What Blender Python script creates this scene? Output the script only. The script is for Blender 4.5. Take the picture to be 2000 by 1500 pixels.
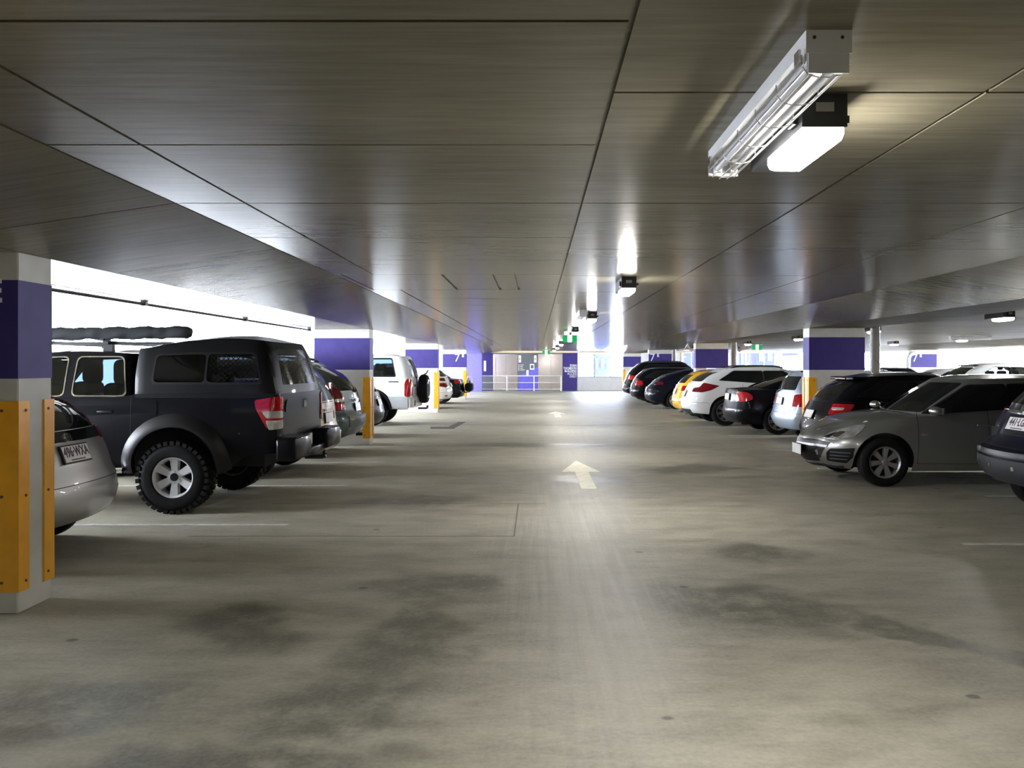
import bpy, bmesh, math, random
import numpy as np
from mathutils import Vector, Matrix
from mathutils.geometry import delaunay_2d_cdt

# ------------------------------------------------------------------ scene, camera, sky, exposure
for _o in list(bpy.data.objects):
    bpy.data.objects.remove(_o)
SC = bpy.context.scene
COL = SC.collection
PI = math.pi
random.seed(7)

cam = bpy.data.cameras.new('camera')
cam.sensor_width = 36.0
cam.lens = 36.0 * 1600.0 / 2000.0
cam.shift_x = -47.0 / 2000.0
cam.shift_y = -36.0 / 2000.0
cam.clip_start = 0.05
cam.clip_end = 500
camo = bpy.data.objects.new('camera', cam)
camo.location = (0, 0, 1.57)
camo.rotation_euler = (PI / 2, 0, 0)
COL.objects.link(camo)
SC.camera = camo

world = bpy.data.worlds.new('overcast_sky')
world.use_nodes = True
SC.world = world
_bg = world.node_tree.nodes['Background']
_bg.inputs['Color'].default_value = (0.82, 0.88, 1.0, 1)
_bg.inputs['Strength'].default_value = 42.0

SC.view_settings.view_transform = 'Standard'
SC.view_settings.look = 'None'
SC.view_settings.gamma = 1.0
SC.view_settings.exposure = 0.38
SC.view_settings.use_curve_mapping = False
LAMP_STRENGTH = 225.0
SC.cycles.max_bounces = 6
SC.cycles.diffuse_bounces = 3
SC.cycles.glossy_bounces = 3
SC.cycles.transmission_bounces = 3
SC.cycles.transparent_max_bounces = 8
SC.cycles.caustics_reflective = False
SC.cycles.caustics_refractive = False
SC.cycles.adaptive_threshold = 0.02
SC.cycles.use_light_tree = False

# ------------------------------------------------------------------ helpers
class NT:
    def __init__(s, name):
        s.m = bpy.data.materials.new(name)
        s.m.use_nodes = True
        s.t = s.m.node_tree
        s.b = s.t.nodes['Principled BSDF']
        s.out = s.t.nodes['Material Output']
    def n(s, typ, **kw):
        nd = s.t.nodes.new(typ)
        for k, v in kw.items():
            if k.startswith('i_'):
                key = k[2:]
                nd.inputs[int(key) if key.isdigit() else key].default_value = v
            else:
                setattr(nd, k, v)
        return nd
    def l(s, a, b):
        s.t.links.new(a, b)
    def math(s, op, a, b=None, clamp=False):
        nd = s.t.nodes.new('ShaderNodeMath'); nd.operation = op; nd.use_clamp = clamp
        for i, v in enumerate((a, b)):
            if v is None: continue
            if isinstance(v, (int, float)): nd.inputs[i].default_value = v
            else: s.l(v, nd.inputs[i])
        return nd.outputs[0]
    def ramp(s, fac, stops):
        nd = s.t.nodes.new('ShaderNodeValToRGB')
        e = nd.color_ramp.elements
        while len(e) < len(stops): e.new(0.5)
        for i, (p, c) in enumerate(stops):
            e[i].position = p
            e[i].color = (c, c, c, 1) if isinstance(c, (int, float)) else (*c, 1)
        s.l(fac, nd.inputs[0])
        return nd.outputs[0]
    def noise(s, vec, scale, detail=4, rough=0.55, out=0, dist=0.0):
        nd = s.t.nodes.new('ShaderNodeTexNoise')
        nd.inputs['Scale'].default_value = scale
        nd.inputs['Detail'].default_value = detail
        nd.inputs['Roughness'].default_value = rough
        nd.inputs['Distortion'].default_value = dist
        if vec is not None: s.l(vec, nd.inputs['Vector'])
        return nd.outputs[out]
    def mapping(s, vec, scale=(1, 1, 1), loc=(0, 0, 0), rot=(0, 0, 0)):
        nd = s.t.nodes.new('ShaderNodeMapping')
        nd.inputs['Scale'].default_value = scale
        nd.inputs['Location'].default_value = loc
        nd.inputs['Rotation'].default_value = rot
        s.l(vec, nd.inputs['Vector'])
        return nd.outputs[0]
    def pos(s):
        return s.t.nodes.new('ShaderNodeNewGeometry').outputs['Position']
    def obj(s):
        return s.t.nodes.new('ShaderNodeTexCoord').outputs['Object']
    def mix(s, fac, a, b, mode='MIX'):
        nd = s.t.nodes.new('ShaderNodeMix'); nd.data_type = 'RGBA'; nd.blend_type = mode
        for i, v in ((0, fac), (6, a), (7, b)):
            if isinstance(v, (int, float)): nd.inputs[i].default_value = v
            elif isinstance(v, tuple): nd.inputs[i].default_value = (*v, 1)
            else: s.l(v, nd.inputs[i])
        return nd.outputs[2]
    def bump(s, h, strength=0.2, dist=0.01):
        nd = s.t.nodes.new('ShaderNodeBump')
        nd.inputs['Strength'].default_value = strength
        nd.inputs['Distance'].default_value = dist
        s.l(h, nd.inputs['Height'])
        s.l(nd.outputs[0], s.b.inputs['Normal'])
    def set(s, **kw):
        for k, v in kw.items():
            key = k.replace('_', ' ')
            inp = s.b.inputs[key]
            if hasattr(v, 'is_linked') or isinstance(v, bpy.types.NodeSocket): s.l(v, inp)
            elif isinstance(v, tuple) and len(v) == 3: inp.default_value = (*v, 1)
            else: inp.default_value = v
        return s

MATS = {}
def plain(name, col, rough=0.5, metal=0.0, coat=0.0, var=0.06, scale=6.0, bump=0.0, spec=0.5):
    """a simple procedural material: colour with slight noise variation"""
    if name in MATS: return MATS[name]
    t = NT(name)
    f = t.noise(t.obj(), scale, 2)
    lo = tuple(c * (1 - var) for c in col); hi = tuple(min(1, c * (1 + var)) for c in col)
    t.set(Base_Color=t.ramp(f, [(0.3, lo), (0.7, hi)]), Roughness=rough, Metallic=metal, Coat_Weight=coat, Coat_Roughness=0.04)
    t.b.inputs['Specular IOR Level'].default_value = spec
    if bump: t.bump(f, bump)
    MATS[name] = t.m
    return t.m

def paint(name, col, metal=0.0, rough=0.32, coat=1.0):
    if name in MATS: return MATS[name]
    t = NT(name)
    f = t.noise(t.obj(), 3.0, 3)
    fl = t.noise(t.obj(), 900.0, 1)
    base = t.mix(t.math('MULTIPLY', f, 0.12), col, tuple(c * 0.7 for c in col))
    if metal > 0:
        base = t.mix(t.math('MULTIPLY', fl, 0.25), base, tuple(min(1, c * 1.5 + 0.02) for c in col))
    d = t.noise(t.obj(), 2.2, 2, 0.7)
    t.set(Base_Color=base, Metallic=metal, Coat_Weight=coat, Coat_Roughness=t.ramp(d, [(0.35, 0.015), (0.75, 0.06)]), Roughness=rough)
    dark = max(col) < 0.03
    t.b.inputs['Specular IOR Level'].default_value = 0.05 if dark else 0.15
    t.b.inputs['Coat IOR'].default_value = 1.36 if dark else 1.45
    if dark: t.b.inputs['Coat Weight'].default_value = 0.38
    MATS[name] = t.m
    return t.m

def emit(name, col, strength, base=(0.9, 0.9, 0.9)):
    if name in MATS: return MATS[name]
    t = NT(name)
    t.set(Base_Color=base, Emission_Color=col, Emission_Strength=strength)
    if strength < 50: t.m.cycles.emission_sampling = 'NONE'
    MATS[name] = t.m
    return t.m

def glass_mat(name, tint, alpha):
    """thin glazing: glossy fresnel reflection over tinted transparency"""
    if name in MATS: return MATS[name]
    t = NT(name)
    t.t.nodes.remove(t.b)
    tr = t.n('ShaderNodeBsdfTransparent'); tr.inputs[0].default_value = (*tint, 1)
    df = t.n('ShaderNodeBsdfDiffuse'); df.inputs[0].default_value = (0.012, 0.014, 0.015, 1)
    gl = t.n('ShaderNodeBsdfGlossy'); gl.inputs['Roughness'].default_value = 0.015
    m0 = t.n('ShaderNodeMixShader'); m0.inputs[0].default_value = alpha
    t.l(df.outputs[0], m0.inputs[1]); t.l(tr.outputs[0], m0.inputs[2])
    fr = t.n('ShaderNodeFresnel'); fr.inputs[0].default_value = 1.5
    m1 = t.n('ShaderNodeMixShader')
    t.l(fr.outputs[0], m1.inputs[0]); t.l(m0.outputs[0], m1.inputs[1]); t.l(gl.outputs[0], m1.inputs[2])
    t.l(m1.outputs[0], t.out.inputs[0])
    MATS[name] = t.m
    return t.m

def tag(o, label=None, cat=None, group=None, kind=None):
    if label: o['label'] = label
    if cat: o['category'] = cat
    if group: o['group'] = group
    if kind: o['kind'] = kind
    return o

def empty(name, loc=(0, 0, 0), rz=0.0):
    o = bpy.data.objects.new(name, None)
    o.empty_display_size = 0.1
    o.location = loc; o.rotation_euler = (0, 0, rz)
    COL.objects.link(o)
    return o

class MB:
    """collects geometry, then becomes ONE mesh object"""
    def __init__(s):
        s.v = []; s.f = []
    def add(s, vs, fs):
        o = len(s.v)
        s.v.extend([tuple(p) for p in vs])
        s.f.extend([tuple(i + o for i in f) for f in fs])
        return s
    def box(s, x0, x1, y0, y1, z0, z1, M=None):
        vs = [(x0, y0, z0), (x1, y0, z0), (x1, y1, z0), (x0, y1, z0), (x0, y0, z1), (x1, y0, z1), (x1, y1, z1), (x0, y1, z1)]
        if M is not None: vs = [tuple(M @ Vector(p)) for p in vs]
        return s.add(vs, [(0, 3, 2, 1), (4, 5, 6, 7), (0, 1, 5, 4), (1, 2, 6, 5), (2, 3, 7, 6), (3, 0, 4, 7)])
    def prism(s, poly, fn0, fn1):
        """poly: 2D ring; fn0/fn1 map a 2D point to the two end caps"""
        n = len(poly)
        vs = [fn0(p) for p in poly] + [fn1(p) for p in poly]
        fs = [tuple(range(n))[::-1], tuple(range(n, 2 * n))]
        fs += [(i, (i + 1) % n, n + (i + 1) % n, n + i) for i in range(n)]
        return s.add(vs, fs)
    def tube(s, path, r, n=8, caps=True):
        path = [Vector(p) for p in path]
        rings = []
        up = None
        for i, p in enumerate(path):
            a = path[max(i - 1, 0)]; b = path[min(i + 1, len(path) - 1)]
            d = (b - a).normalized()
            if up is None:
                up = Vector((0, 0, 1)) if abs(d.z) < 0.9 else Vector((1, 0, 0))
            u = d.cross(up).normalized(); w = u.cross(d).normalized(); up = w
            rr = r[i] if isinstance(r, (list, tuple)) else r
            rings.append([p + (u * math.cos(t) + w * math.sin(t)) * rr for t in [2 * PI * k / n for k in range(n)]])
        vs = [q for ring in rings for q in ring]; fs = []
        for i in range(len(rings) - 1):
            for k in range(n):
                fs.append((i * n + k, i * n + (k + 1) % n, (i + 1) * n + (k + 1) % n, (i + 1) * n + k))
        if caps:
            fs.append(tuple(range(n))[::-1]); fs.append(tuple(range((len(rings) - 1) * n, len(rings) * n)))
        return s.add(vs, fs)
    def lathe(s, prof, n=32, axis='y', c=(0, 0, 0), closed=False):
        """prof: (radius, along) pairs revolved about an axis"""
        vs = []; fs = []; m = len(prof)
        for k in range(n):
            t = 2 * PI * k / n; ct = math.cos(t); st = math.sin(t)
            for r, a in prof:
                if axis == 'y': p = (c[0] + r * ct, c[1] + a, c[2] + r * st)
                elif axis == 'z': p = (c[0] + r * ct, c[1] + r * st, c[2] + a)
                else: p = (c[0] + a, c[1] + r * ct, c[2] + r * st)
                vs.append(p)
        for k in range(n):
            k2 = (k + 1) % n
            for j in range(m if closed else m - 1):
                j2 = (j + 1) % m
                fs.append((k * m + j, k2 * m + j, k2 * m + j2, k * m + j2))
        return s.add(vs, fs)
    def mesh(s, name, mat, smooth=None, weld=None, recalc=False):
        me = bpy.data.meshes.new(name)
        me.from_pydata(s.v, [], s.f)
        if weld or recalc:
            bm = bmesh.new(); bm.from_mesh(me)
            if weld: bmesh.ops.remove_doubles(bm, verts=bm.verts, dist=weld)
            if recalc: bmesh.ops.recalc_face_normals(bm, faces=bm.faces)
            bm.to_mesh(me); bm.free()
        if smooth is not None:
            me.polygons.foreach_set('use_smooth', [True] * len(me.polygons))
            me.set_sharp_from_angle(angle=math.radians(smooth))
        me.materials.append(mat)
        me.update()
        return me
    def build(s, name, mat, parent=None, smooth=None, weld=None, recalc=False, loc=None):
        o = bpy.data.objects.new(name, s.mesh(name, mat, smooth, weld, recalc))
        COL.objects.link(o)
        if loc: o.location = loc
        if parent is not None: o.parent = parent
        return o

def rbox(x0, x1, y0, y1, z0, z1, b=0.01, seg=2):
    """a bevelled box as MB"""
    bm = bmesh.new()
    bmesh.ops.create_cube(bm, size=1.0)
    for v in bm.verts:
        v.co = ((x0 + x1) / 2 + v.co.x * (x1 - x0), (y0 + y1) / 2 + v.co.y * (y1 - y0), (z0 + z1) / 2 + v.co.z * (z1 - z0))
    bmesh.ops.bevel(bm, geom=bm.edges[:] , offset=b, segments=seg, affect='EDGES', profile=0.5)
    m = MB()
    bm.verts.ensure_lookup_table()
    m.add([tuple(v.co) for v in bm.verts], [tuple(v.index for v in f.verts) for f in bm.faces])
    bm.free()
    return m

def inst(name, me, parent=None, loc=(0, 0, 0), rot=(0, 0, 0)):
    o = bpy.data.objects.new(name, me)
    COL.objects.link(o)
    o.location = loc; o.rotation_euler = rot
    if parent is not None: o.parent = parent
    return o

def copy_tree(o, parent=None):
    c = o.copy(); COL.objects.link(c); c.parent = parent
    for ch in list(o.children): copy_tree(ch, c)
    return c

def text_mesh(name, body, size, mat, parent, M, align='CENTER', spacing=1.0, bold=0.0, sx=1.0, line=1.0):
    cu = bpy.data.curves.new(name, 'FONT')
    cu.body = body; cu.size = size; cu.align_x = align; cu.align_y = 'CENTER'
    cu.space_character = spacing; cu.space_line = line; cu.extrude = 0.0008; cu.offset = bold
    cu.resolution_u = 2
    tmp = bpy.data.objects.new('tmp', cu); COL.objects.link(tmp)
    dg = bpy.context.evaluated_depsgraph_get()
    me = bpy.data.meshes.new_from_object(tmp.evaluated_get(dg))
    bpy.data.objects.remove(tmp)
    me.transform(Matrix.Diagonal((sx, 1, 1, 1)))
    me.transform(M)
    me.name = name
    me.materials.clear(); me.materials.append(mat)
    o = bpy.data.objects.new(name, me); COL.objects.link(o); o.parent = parent
    return o
# text frames: text lies in its XY plane; these turn it to face a direction
def face_minus_y(loc): return Matrix.Translation(loc) @ Matrix.Rotation(PI / 2, 4, 'X')
def face_plus_x(loc): return Matrix.Translation(loc) @ Matrix.Rotation(PI / 2, 4, 'Z') @ Matrix.Rotation(PI / 2, 4, 'X')
def face_minus_x(loc, tilt=0.0): return Matrix.Translation(loc) @ Matrix.Rotation(-PI / 2, 4, 'Z') @ Matrix.Rotation(PI / 2 - tilt, 4, 'X')
# ------------------------------------------------------------------ concrete materials
def blob(t, p, cx, cy, rx, ry, rot=0.0, soft=0.5):
    """a stain with its own place: 1 inside an ellipse, fading to 0"""
    mp = t.n('ShaderNodeMapping', vector_type='TEXTURE')
    mp.inputs['Location'].default_value = (cx, cy, 0)
    mp.inputs['Rotation'].default_value = (0, 0, rot)
    mp.inputs['Scale'].default_value = (rx, ry, 1000.0)
    t.l(p, mp.inputs['Vector'])
    q = mp.outputs[0]
    ln = t.n('ShaderNodeVectorMath', operation='LENGTH'); t.l(q, ln.inputs[0])
    mr = t.n('ShaderNodeMapRange', interpolation_type='SMOOTHSTEP')
    mr.inputs[1].default_value = 1.0 - soft; mr.inputs[2].default_value = 1.0 + soft * 0.4
    mr.inputs[3].default_value = 1.0; mr.inputs[4].default_value = 0.0
    t.l(ln.outputs[1], mr.inputs[0])
    return mr.outputs[0]

def floor_material():
    t = NT('floor_concrete')
    p = t.pos()
    nv = t.noise(p, 1.3, 3, 0.6, out=1)
    sub = t.n('ShaderNodeVectorMath', operation='SUBTRACT'); t.l(nv, sub.inputs[0]); sub.inputs[1].default_value = (0.5, 0.5, 0.5)
    sc = t.n('ShaderNodeVectorMath', operation='SCALE'); t.l(sub.outputs[0], sc.inputs[0]); sc.inputs['Scale'].default_value = 0.9
    ad = t.n('ShaderNodeVectorMath', operation='ADD'); t.l(p, ad.inputs[0]); t.l(sc.outputs[0], ad.inputs[1])
    pd = ad.outputs[0]
    big = t.noise(t.mapping(p, scale=(1, 0.55, 1)), 0.55, 3, 0.6)
    base = t.ramp(big, [(0.28, (0.26, 0.241, 0.172)), (0.5, (0.39, 0.366, 0.275)), (0.75, (0.49, 0.462, 0.357))])
    med = t.noise(t.mapping(p, scale=(0.7, 1.6, 1)), 2.2, 6, 0.72)
    base = t.mix(0.6, base, t.ramp(med, [(0.33, (0.185, 0.172, 0.122)), (0.60, (0.51, 0.485, 0.385))]))
    # damp stains
    blobs = [(-0.92, 3.85, 0.60, 0.42, 0.5), (-1.25, 3.2, 0.75, 0.24, 0.1), (-0.74, 4.75, 0.34, 0.85, -0.1), (-0.72, 5.85, 0.55, 0.36, 0.2),
             (-2.15, 3.75, 0.55, 0.30, 0.2), (-1.75, 4.9, 0.32, 0.6, 0.5), (1.3, 5.4, 0.80, 0.62, -0.3), (2.45, 4.5, 0.16, 1.1, 0.55), (1.9, 6.9, 0.45, 0.35, 0.2),
             (0.65, 11.3, 0.7, 0.4, 0.0), (-1.5, 9.5, 0.9, 0.35, 0.2), (2.4, 12.5, 1.1, 0.6, 0.2), (-0.2, 16.2, 1.8, 0.5, 0.0)]
    acc = None
    for b in blobs:
        v = blob(t, pd, *b)
        acc = v if acc is None else t.math('MAXIMUM', acc, v)
    brk = t.ramp(t.noise(p, 4.5, 4, 0.7), [(0.32, 0.30), (0.55, 1.0)])
    st = t.math('MULTIPLY', acc, brk)
    base = t.mix(t.math('MULTIPLY', st, 0.80), base, (0.085, 0.082, 0.062))
    # brushed streaks and tyre marks along the lane
    sv = t.mapping(p, scale=(14, 0.5, 1))
    streak = t.ramp(t.noise(sv, 1.0, 2, 0.6), [(0.42, 0.0), (0.62, 1.0)])
    lane = t.math('MULTIPLY', t.math('ADD', blob(t, pd, 0.25, 7.5, 0.75, 5.0, 0, 0.6), t.math('MULTIPLY', blob(t, pd, 0.5, 18, 0.9, 8, 0, 0.6), 0.7)), streak)
    base = t.mix(t.math('MULTIPLY', lane, 0.30, True), base, (0.17, 0.165, 0.145))
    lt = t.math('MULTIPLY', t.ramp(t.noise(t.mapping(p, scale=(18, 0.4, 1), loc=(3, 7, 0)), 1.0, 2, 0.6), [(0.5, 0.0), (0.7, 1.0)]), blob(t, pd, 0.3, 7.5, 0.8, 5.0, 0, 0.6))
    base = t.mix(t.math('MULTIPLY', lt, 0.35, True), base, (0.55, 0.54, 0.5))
    # spots
    vo = t.n('ShaderNodeTexVoronoi'); vo.inputs['Scale'].default_value = 1.6; t.l(t.mapping(p, scale=(0.8, 1, 1)), vo.inputs['Vector'])
    sp = t.ramp(vo.outputs['Distance'], [(0.035, 1.0), (0.055, 0.0)])
    base = t.mix(t.math('MULTIPLY', sp, 0.75), base, (0.03, 0.028, 0.025))
    fine = t.noise(p, 38, 2, 0.6)
    base = t.mix(0.16, base, t.ramp(fine, [(0.3, (0.12, 0.12, 0.1)), (0.7, (0.55, 0.54, 0.5))]))
    rg = t.math('SUBTRACT', t.ramp(med, [(0.3, 0.42), (0.7, 0.60)]), t.math('MULTIPLY', st, 0.10))
    t.set(Base_Color=base, Roughness=rg)
    t.b.inputs['Specular IOR Level'].default_value = 0.45
    t.bump(fine, 0.12, 0.004)
    return t.m

def soffit_material(name='soffit_concrete', rough=0.21, spec=0.12):
    t = NT(name)
    p = t.pos()
    big = t.noise(t.mapping(p, scale=(0.5, 0.8, 1)), 0.9, 3, 0.6)
    base = t.ramp(big, [(0.3, (0.115, 0.102, 0.068)), (0.7, (0.215, 0.194, 0.136))])
    gr = t.noise(t.mapping(p, scale=(1.2, 16, 1)), 1.6, 4, 0.65)
    base = t.mix(0.28, base, t.ramp(gr, [(0.3, (0.085, 0.075, 0.05)), (0.68, (0.27, 0.245, 0.176))]))
    # bug holes and chips
    vo = t.n('ShaderNodeTexVoronoi'); vo.inputs['Scale'].default_value = 2.3; t.l(t.mapping(p, scale=(0.5, 1, 1)), vo.inputs['Vector'])
    msk = t.ramp(t.noise(p, 3.0, 2), [(0.5, 0.0), (0.6, 1.0)])
    sp = t.math('MULTIPLY', t.ramp(vo.outputs['Distance'], [(0.02, 1.0), (0.05, 0.0)]), msk)
    base = t.mix(t.math('MULTIPLY', sp, 0.6), base, (0.06, 0.055, 0.045))
    t.set(Base_Color=base, Roughness=rough)
    t.b.inputs['Specular IOR Level'].default_value = spec
    return t.m

M_FLOOR = floor_material()
M_SOFFIT = soffit_material()
M_SOFFIT_MATT = soffit_material('soffit_concrete_unsealed', 0.6, 0.06)
M_JOINT = plain('joint_grey', (0.10, 0.095, 0.08), 0.9)  # dark grey tone for joints
M_COL = plain('column_concrete', (0.56, 0.55, 0.50), 0.6, var=0.12, scale=3.0, bump=0.05)
M_PURPLE = plain('purple_paint', (0.046, 0.034, 0.175), 0.55, var=0.08, spec=0.25)
M_PURPLE2 = plain('bright_purple_paint', (0.13, 0.11, 0.55), 0.45, var=0.06)
M_YEL = plain('safety_yellow', (0.86, 0.40, 0.012), 0.42, var=0.10, scale=5)
M_SCREW = plain('rusty_screw', (0.10, 0.06, 0.03), 0.5, 0.5)
M_WHITEPAINT = plain('white_wall_paint', (0.74, 0.74, 0.72), 0.55)
M_MARK = plain('line_paint', (0.62, 0.62, 0.60), 0.6, var=0.25, scale=9)
M_ARROW = plain('arrow_paint', (0.88, 0.83, 0.58), 0.5, var=0.14, scale=7)
M_BLACK = plain('black_plastic', (0.012, 0.012, 0.013), 0.45)
M_DARKMETAL = plain('dark_metal', (0.045, 0.047, 0.05), 0.4, 0.6)
M_STEEL = plain('brushed_steel', (0.80, 0.73, 0.72), 0.2, 0.95, scale=20)
M_WHITEMETAL = plain('white_enamel', (0.80, 0.80, 0.80), 0.35)
M_PVC = plain('grey_pipe', (0.33, 0.31, 0.28), 0.45, var=0.1)
M_TEXT = plain('white_vinyl', (0.95, 0.95, 0.95), 0.5)
M_GREY = plain('charcoal_panel', (0.11, 0.12, 0.135), 0.4)
M_CREAM = plain('cream_bulkhead', (0.92, 0.76, 0.52), 0.5)
M_BLOCK = plain('pale_grey_wall', (0.55, 0.55, 0.54), 0.6)

# ------------------------------------------------------------------ floor
FX0, FX1, FY0, FY1 = -8.7, 24.0, -12.0, 51.5
floor = MB().box(FX0, FX1, FY0, FY1, -0.30, 0.0).build('floor', M_FLOOR)
tag(floor, 'stained grey concrete car park floor', kind='structure')

line_me = {}
def bay_line(x0, x1, y, w=0.08):
    MB().box(x0, x1, y - w / 2, y + w / 2, 0.0, 0.002).build('bay_line', M_MARK, floor)
LBAY = [8.08, 10.7, 13.3, 15.95, 18.9, 21.7, 24.4, 27.2, 29.9, 32.6, 35.3, 38.1, 40.8, 43.5, 46.2]
RBAY = [4.6, 7.2, 9.85, 12.5, 15.15, 18.35, 20.95, 23.65, 26.4, 29.1, 31.9, 34.6, 37.3, 40.0, 42.7]
for y in LBAY: bay_line(-8.2, -2.45, y)
for y in RBAY: bay_line(3.75 if y < 8 else (5.4 if y < 11 else 4.3), 9.4, y)

def arrow(y0):
    m = MB()
    for poly in ([(0.575, 0.0), (0.775, 0.0), (0.775, 1.66), (0.575, 1.66)], [(0.37, 1.66), (0.95, 1.66), (0.66, 3.1)]):
        m.prism(poly, lambda q: (q[0], y0 + q[1], 0.0), lambda q: (q[0], y0 + q[1], 0.002))
    return m.build('lane_arrow', M_ARROW, floor)
tag(arrow(10.42), 'worn cream lane arrow nearest the camera')
tag(arrow(25.0), 'worn cream lane arrow further down the lane')
# trimmed concrete joints and a dark patch
for x0, x1, y0, y1 in ((-3.2, -0.2, 7.53, 7.545), (-0.21, -0.195, 7.54, 9.3), (-3.0, 0.1, 9.3, 9.312), (-2.9, 3.2, 16.0, 16.02), (-2.9, 3.4, 21.6, 21.63)):
    MB().box(x0, x1, y0, y1, 0.0, 0.0012).build('floor_joint', plain('floor_joint_grey', (0.20, 0.19, 0.155), 0.8), floor)
MB().prism([(-2.62, 20.3), (-2.05, 20.3), (-1.95, 22.8), (-2.15, 22.8), (-2.25, 21.0), (-2.7, 21.0)], lambda q: (q[0], q[1], 0.0), lambda q: (q[0], q[1], 0.0015)).build('floor_patch', plain('dark_patch', (0.10, 0.10, 0.09), 0.7), floor)

# ------------------------------------------------------------------ ceiling: a slab with band beams, faced with form panels
CZ = 2.47          # soffit over the lanes
BZ = 2.285         # soffit of the band beams
PROF = [(-8.7, CZ), (-5.6, CZ), (-4.36, BZ), (-3.26, BZ), (-2.0, CZ), (4.0, CZ), (5.18, BZ), (6.28, BZ), (7.5, CZ), (16.2, CZ), (17.5, BZ), (18.95, BZ), (20.2, CZ), (24.0, CZ)]
def soffit(x):
    for (a, za), (b, zb) in zip(PROF, PROF[1:]):
        if a <= x <= b: return za + (zb - za) * (x - a) / (b - a)
    return CZ
ceil = empty('ceiling', (0, 0, 0))
for (xa, za), (xb, zb) in zip(PROF, PROF[1:]):
    MB().prism([(xa, za + 0.016), (xb, zb + 0.016), (xb, 2.9), (xa, 2.9)], lambda q: (q[0], FY0, q[1]), lambda q: (q[0], FY1, q[1])).build('slab' if za == zb == CZ else ('band_beam' if za == zb else 'haunch'), M_SOFFIT if xa < 5 else M_SOFFIT_MATT, ceil)
tag(ceil, 'bare concrete ceiling with haunched band beams and form joints', kind='structure')

PM = {}
def panel(x0, x1, y0, y1, gap=0.008):
    key = (round(x0, 3), round(x1, 3), round(y1 - y0, 3))
    if key not in PM:
        mm = MB()
        g = gap
        za, zb = soffit(x0), soffit(x1)
        L = y1 - y0
        vs = [(x0 + g, g, za), (x1 - g, g, zb), (x1 - g, L - g, zb), (x0 + g, L - g, za)]
        vs += [(a, b, c + 0.018) for a, b, c in vs]
        mm.add(vs, [(0, 3, 2, 1), (4, 5, 6, 7), (0, 1, 5, 4), (1, 2, 6, 5), (2, 3, 7, 6), (3, 0, 4, 7)])
        PM[key] = mm.mesh('ceiling_panel', M_SOFFIT if x0 < 5 else M_SOFFIT_MATT)
    inst('ceiling_panel', PM[key], ceil, (0, y0, 0))
def rows(y0, step, n):
    return [y0 + step * k for k in range(n)]
def strip(x0, x1, ys, skip=()):
    for a, b in zip(ys, ys[1:]):
        panel(x0, x1, a, b)
R12 = [-1.46, -0.26, 0.94, 2.14, 3.34, 4.54, 5.76, 6.99, 8.1, 9.73] + [9.73 + 1.22 * k for k in range(1, 13)]
R12b = [R12[-1] + 2.44 * k for k in range(0, 12)]
R18 = [-2.78, -0.95, 0.88, 2.70, 4.54, 6.34, 8.2, 10.03, 11.86, 13.7] + [13.7 + 2.3 * k for k in range(1, 17)]
strip(-1.61, 0.25, R12[:8]); strip(-2.0, -1.61, R12[:8]) ; strip(-1.61, 0.25, R12[9:]); strip(-2.0, -1.61, R12[9:]); strip(-2.0, -1.61, R12b[:-1])
strip(-1.61, 0.25, R12b[:-1])
strip(0.25, 1.48, R18); strip(1.48, 2.78, R18); strip(2.78, 4.0, R18)
strip(-3.26, -2.0, R18[2:18]); strip(4.0, 5.18, R18[2:18])
strip(-4.36, -3.26, R18[2:14:1]); strip(5.18, 6.28, R18[4:14])
# the infilled opening in the soffit
for x0, x1 in ((-1.93, -0.93), (-0.93, -0.42), (-0.42, -0.2)):
    panel(x0, x1, 8.1, 9.73, 0.014)
panel(-0.2, 0.25, 8.1, 9.73, 0.010)
panel(-1.61, 0.25, 6.99, 8.1, 0.006); panel(-2.0, -1.61, 6.99, 8.1, 0.006); panel(-2.0, -1.93, 8.1, 9.73, 0.004)

# ------------------------------------------------------------------ facade upstands and the walls
m = MB().box(-8.7, -8.5, 5.0, FY1, 0, 0.95)
wl = m.build('wall_left', M_COL)
M_DARKW = plain('dark_unseen_wall', (0.10, 0.10, 0.10), 0.8, spec=0.1)  # unseen walls kept dark to cut bounce and reflections in the black cars
MB().box(-8.7, -8.5, FY0, 5.0, 0, 2.6).build('added_light_block', M_DARKW, wl); tag(wl, 'low concrete upstand along the open daylight side', kind='structure')  # unseen closed length, added to block daylight near the camera
MBR = MB().box(23.8, 24.0, FY0, 22.0, 0, 2.6)  # closed length out of view, added to hold back side daylight
m = MB().box(23.8, 24.0, 22.0, 44.0, 0, 0.9).box(17.2, 24.0, 43.8, 44.0, 0, 0.9)
wr = m.build('wall_right', M_COL); MBR.build('added_light_block', M_DARKW, wr); tag(wr, 'low concrete upstand along the far open side', kind='structure')
m = MB().box(FX0, FX1, FY0, FY0 + 0.2, 0, 2.6)
wb = m.build('wall_back', M_DARKW); tag(wb, 'plain wall behind the viewer', kind='structure')

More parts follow.
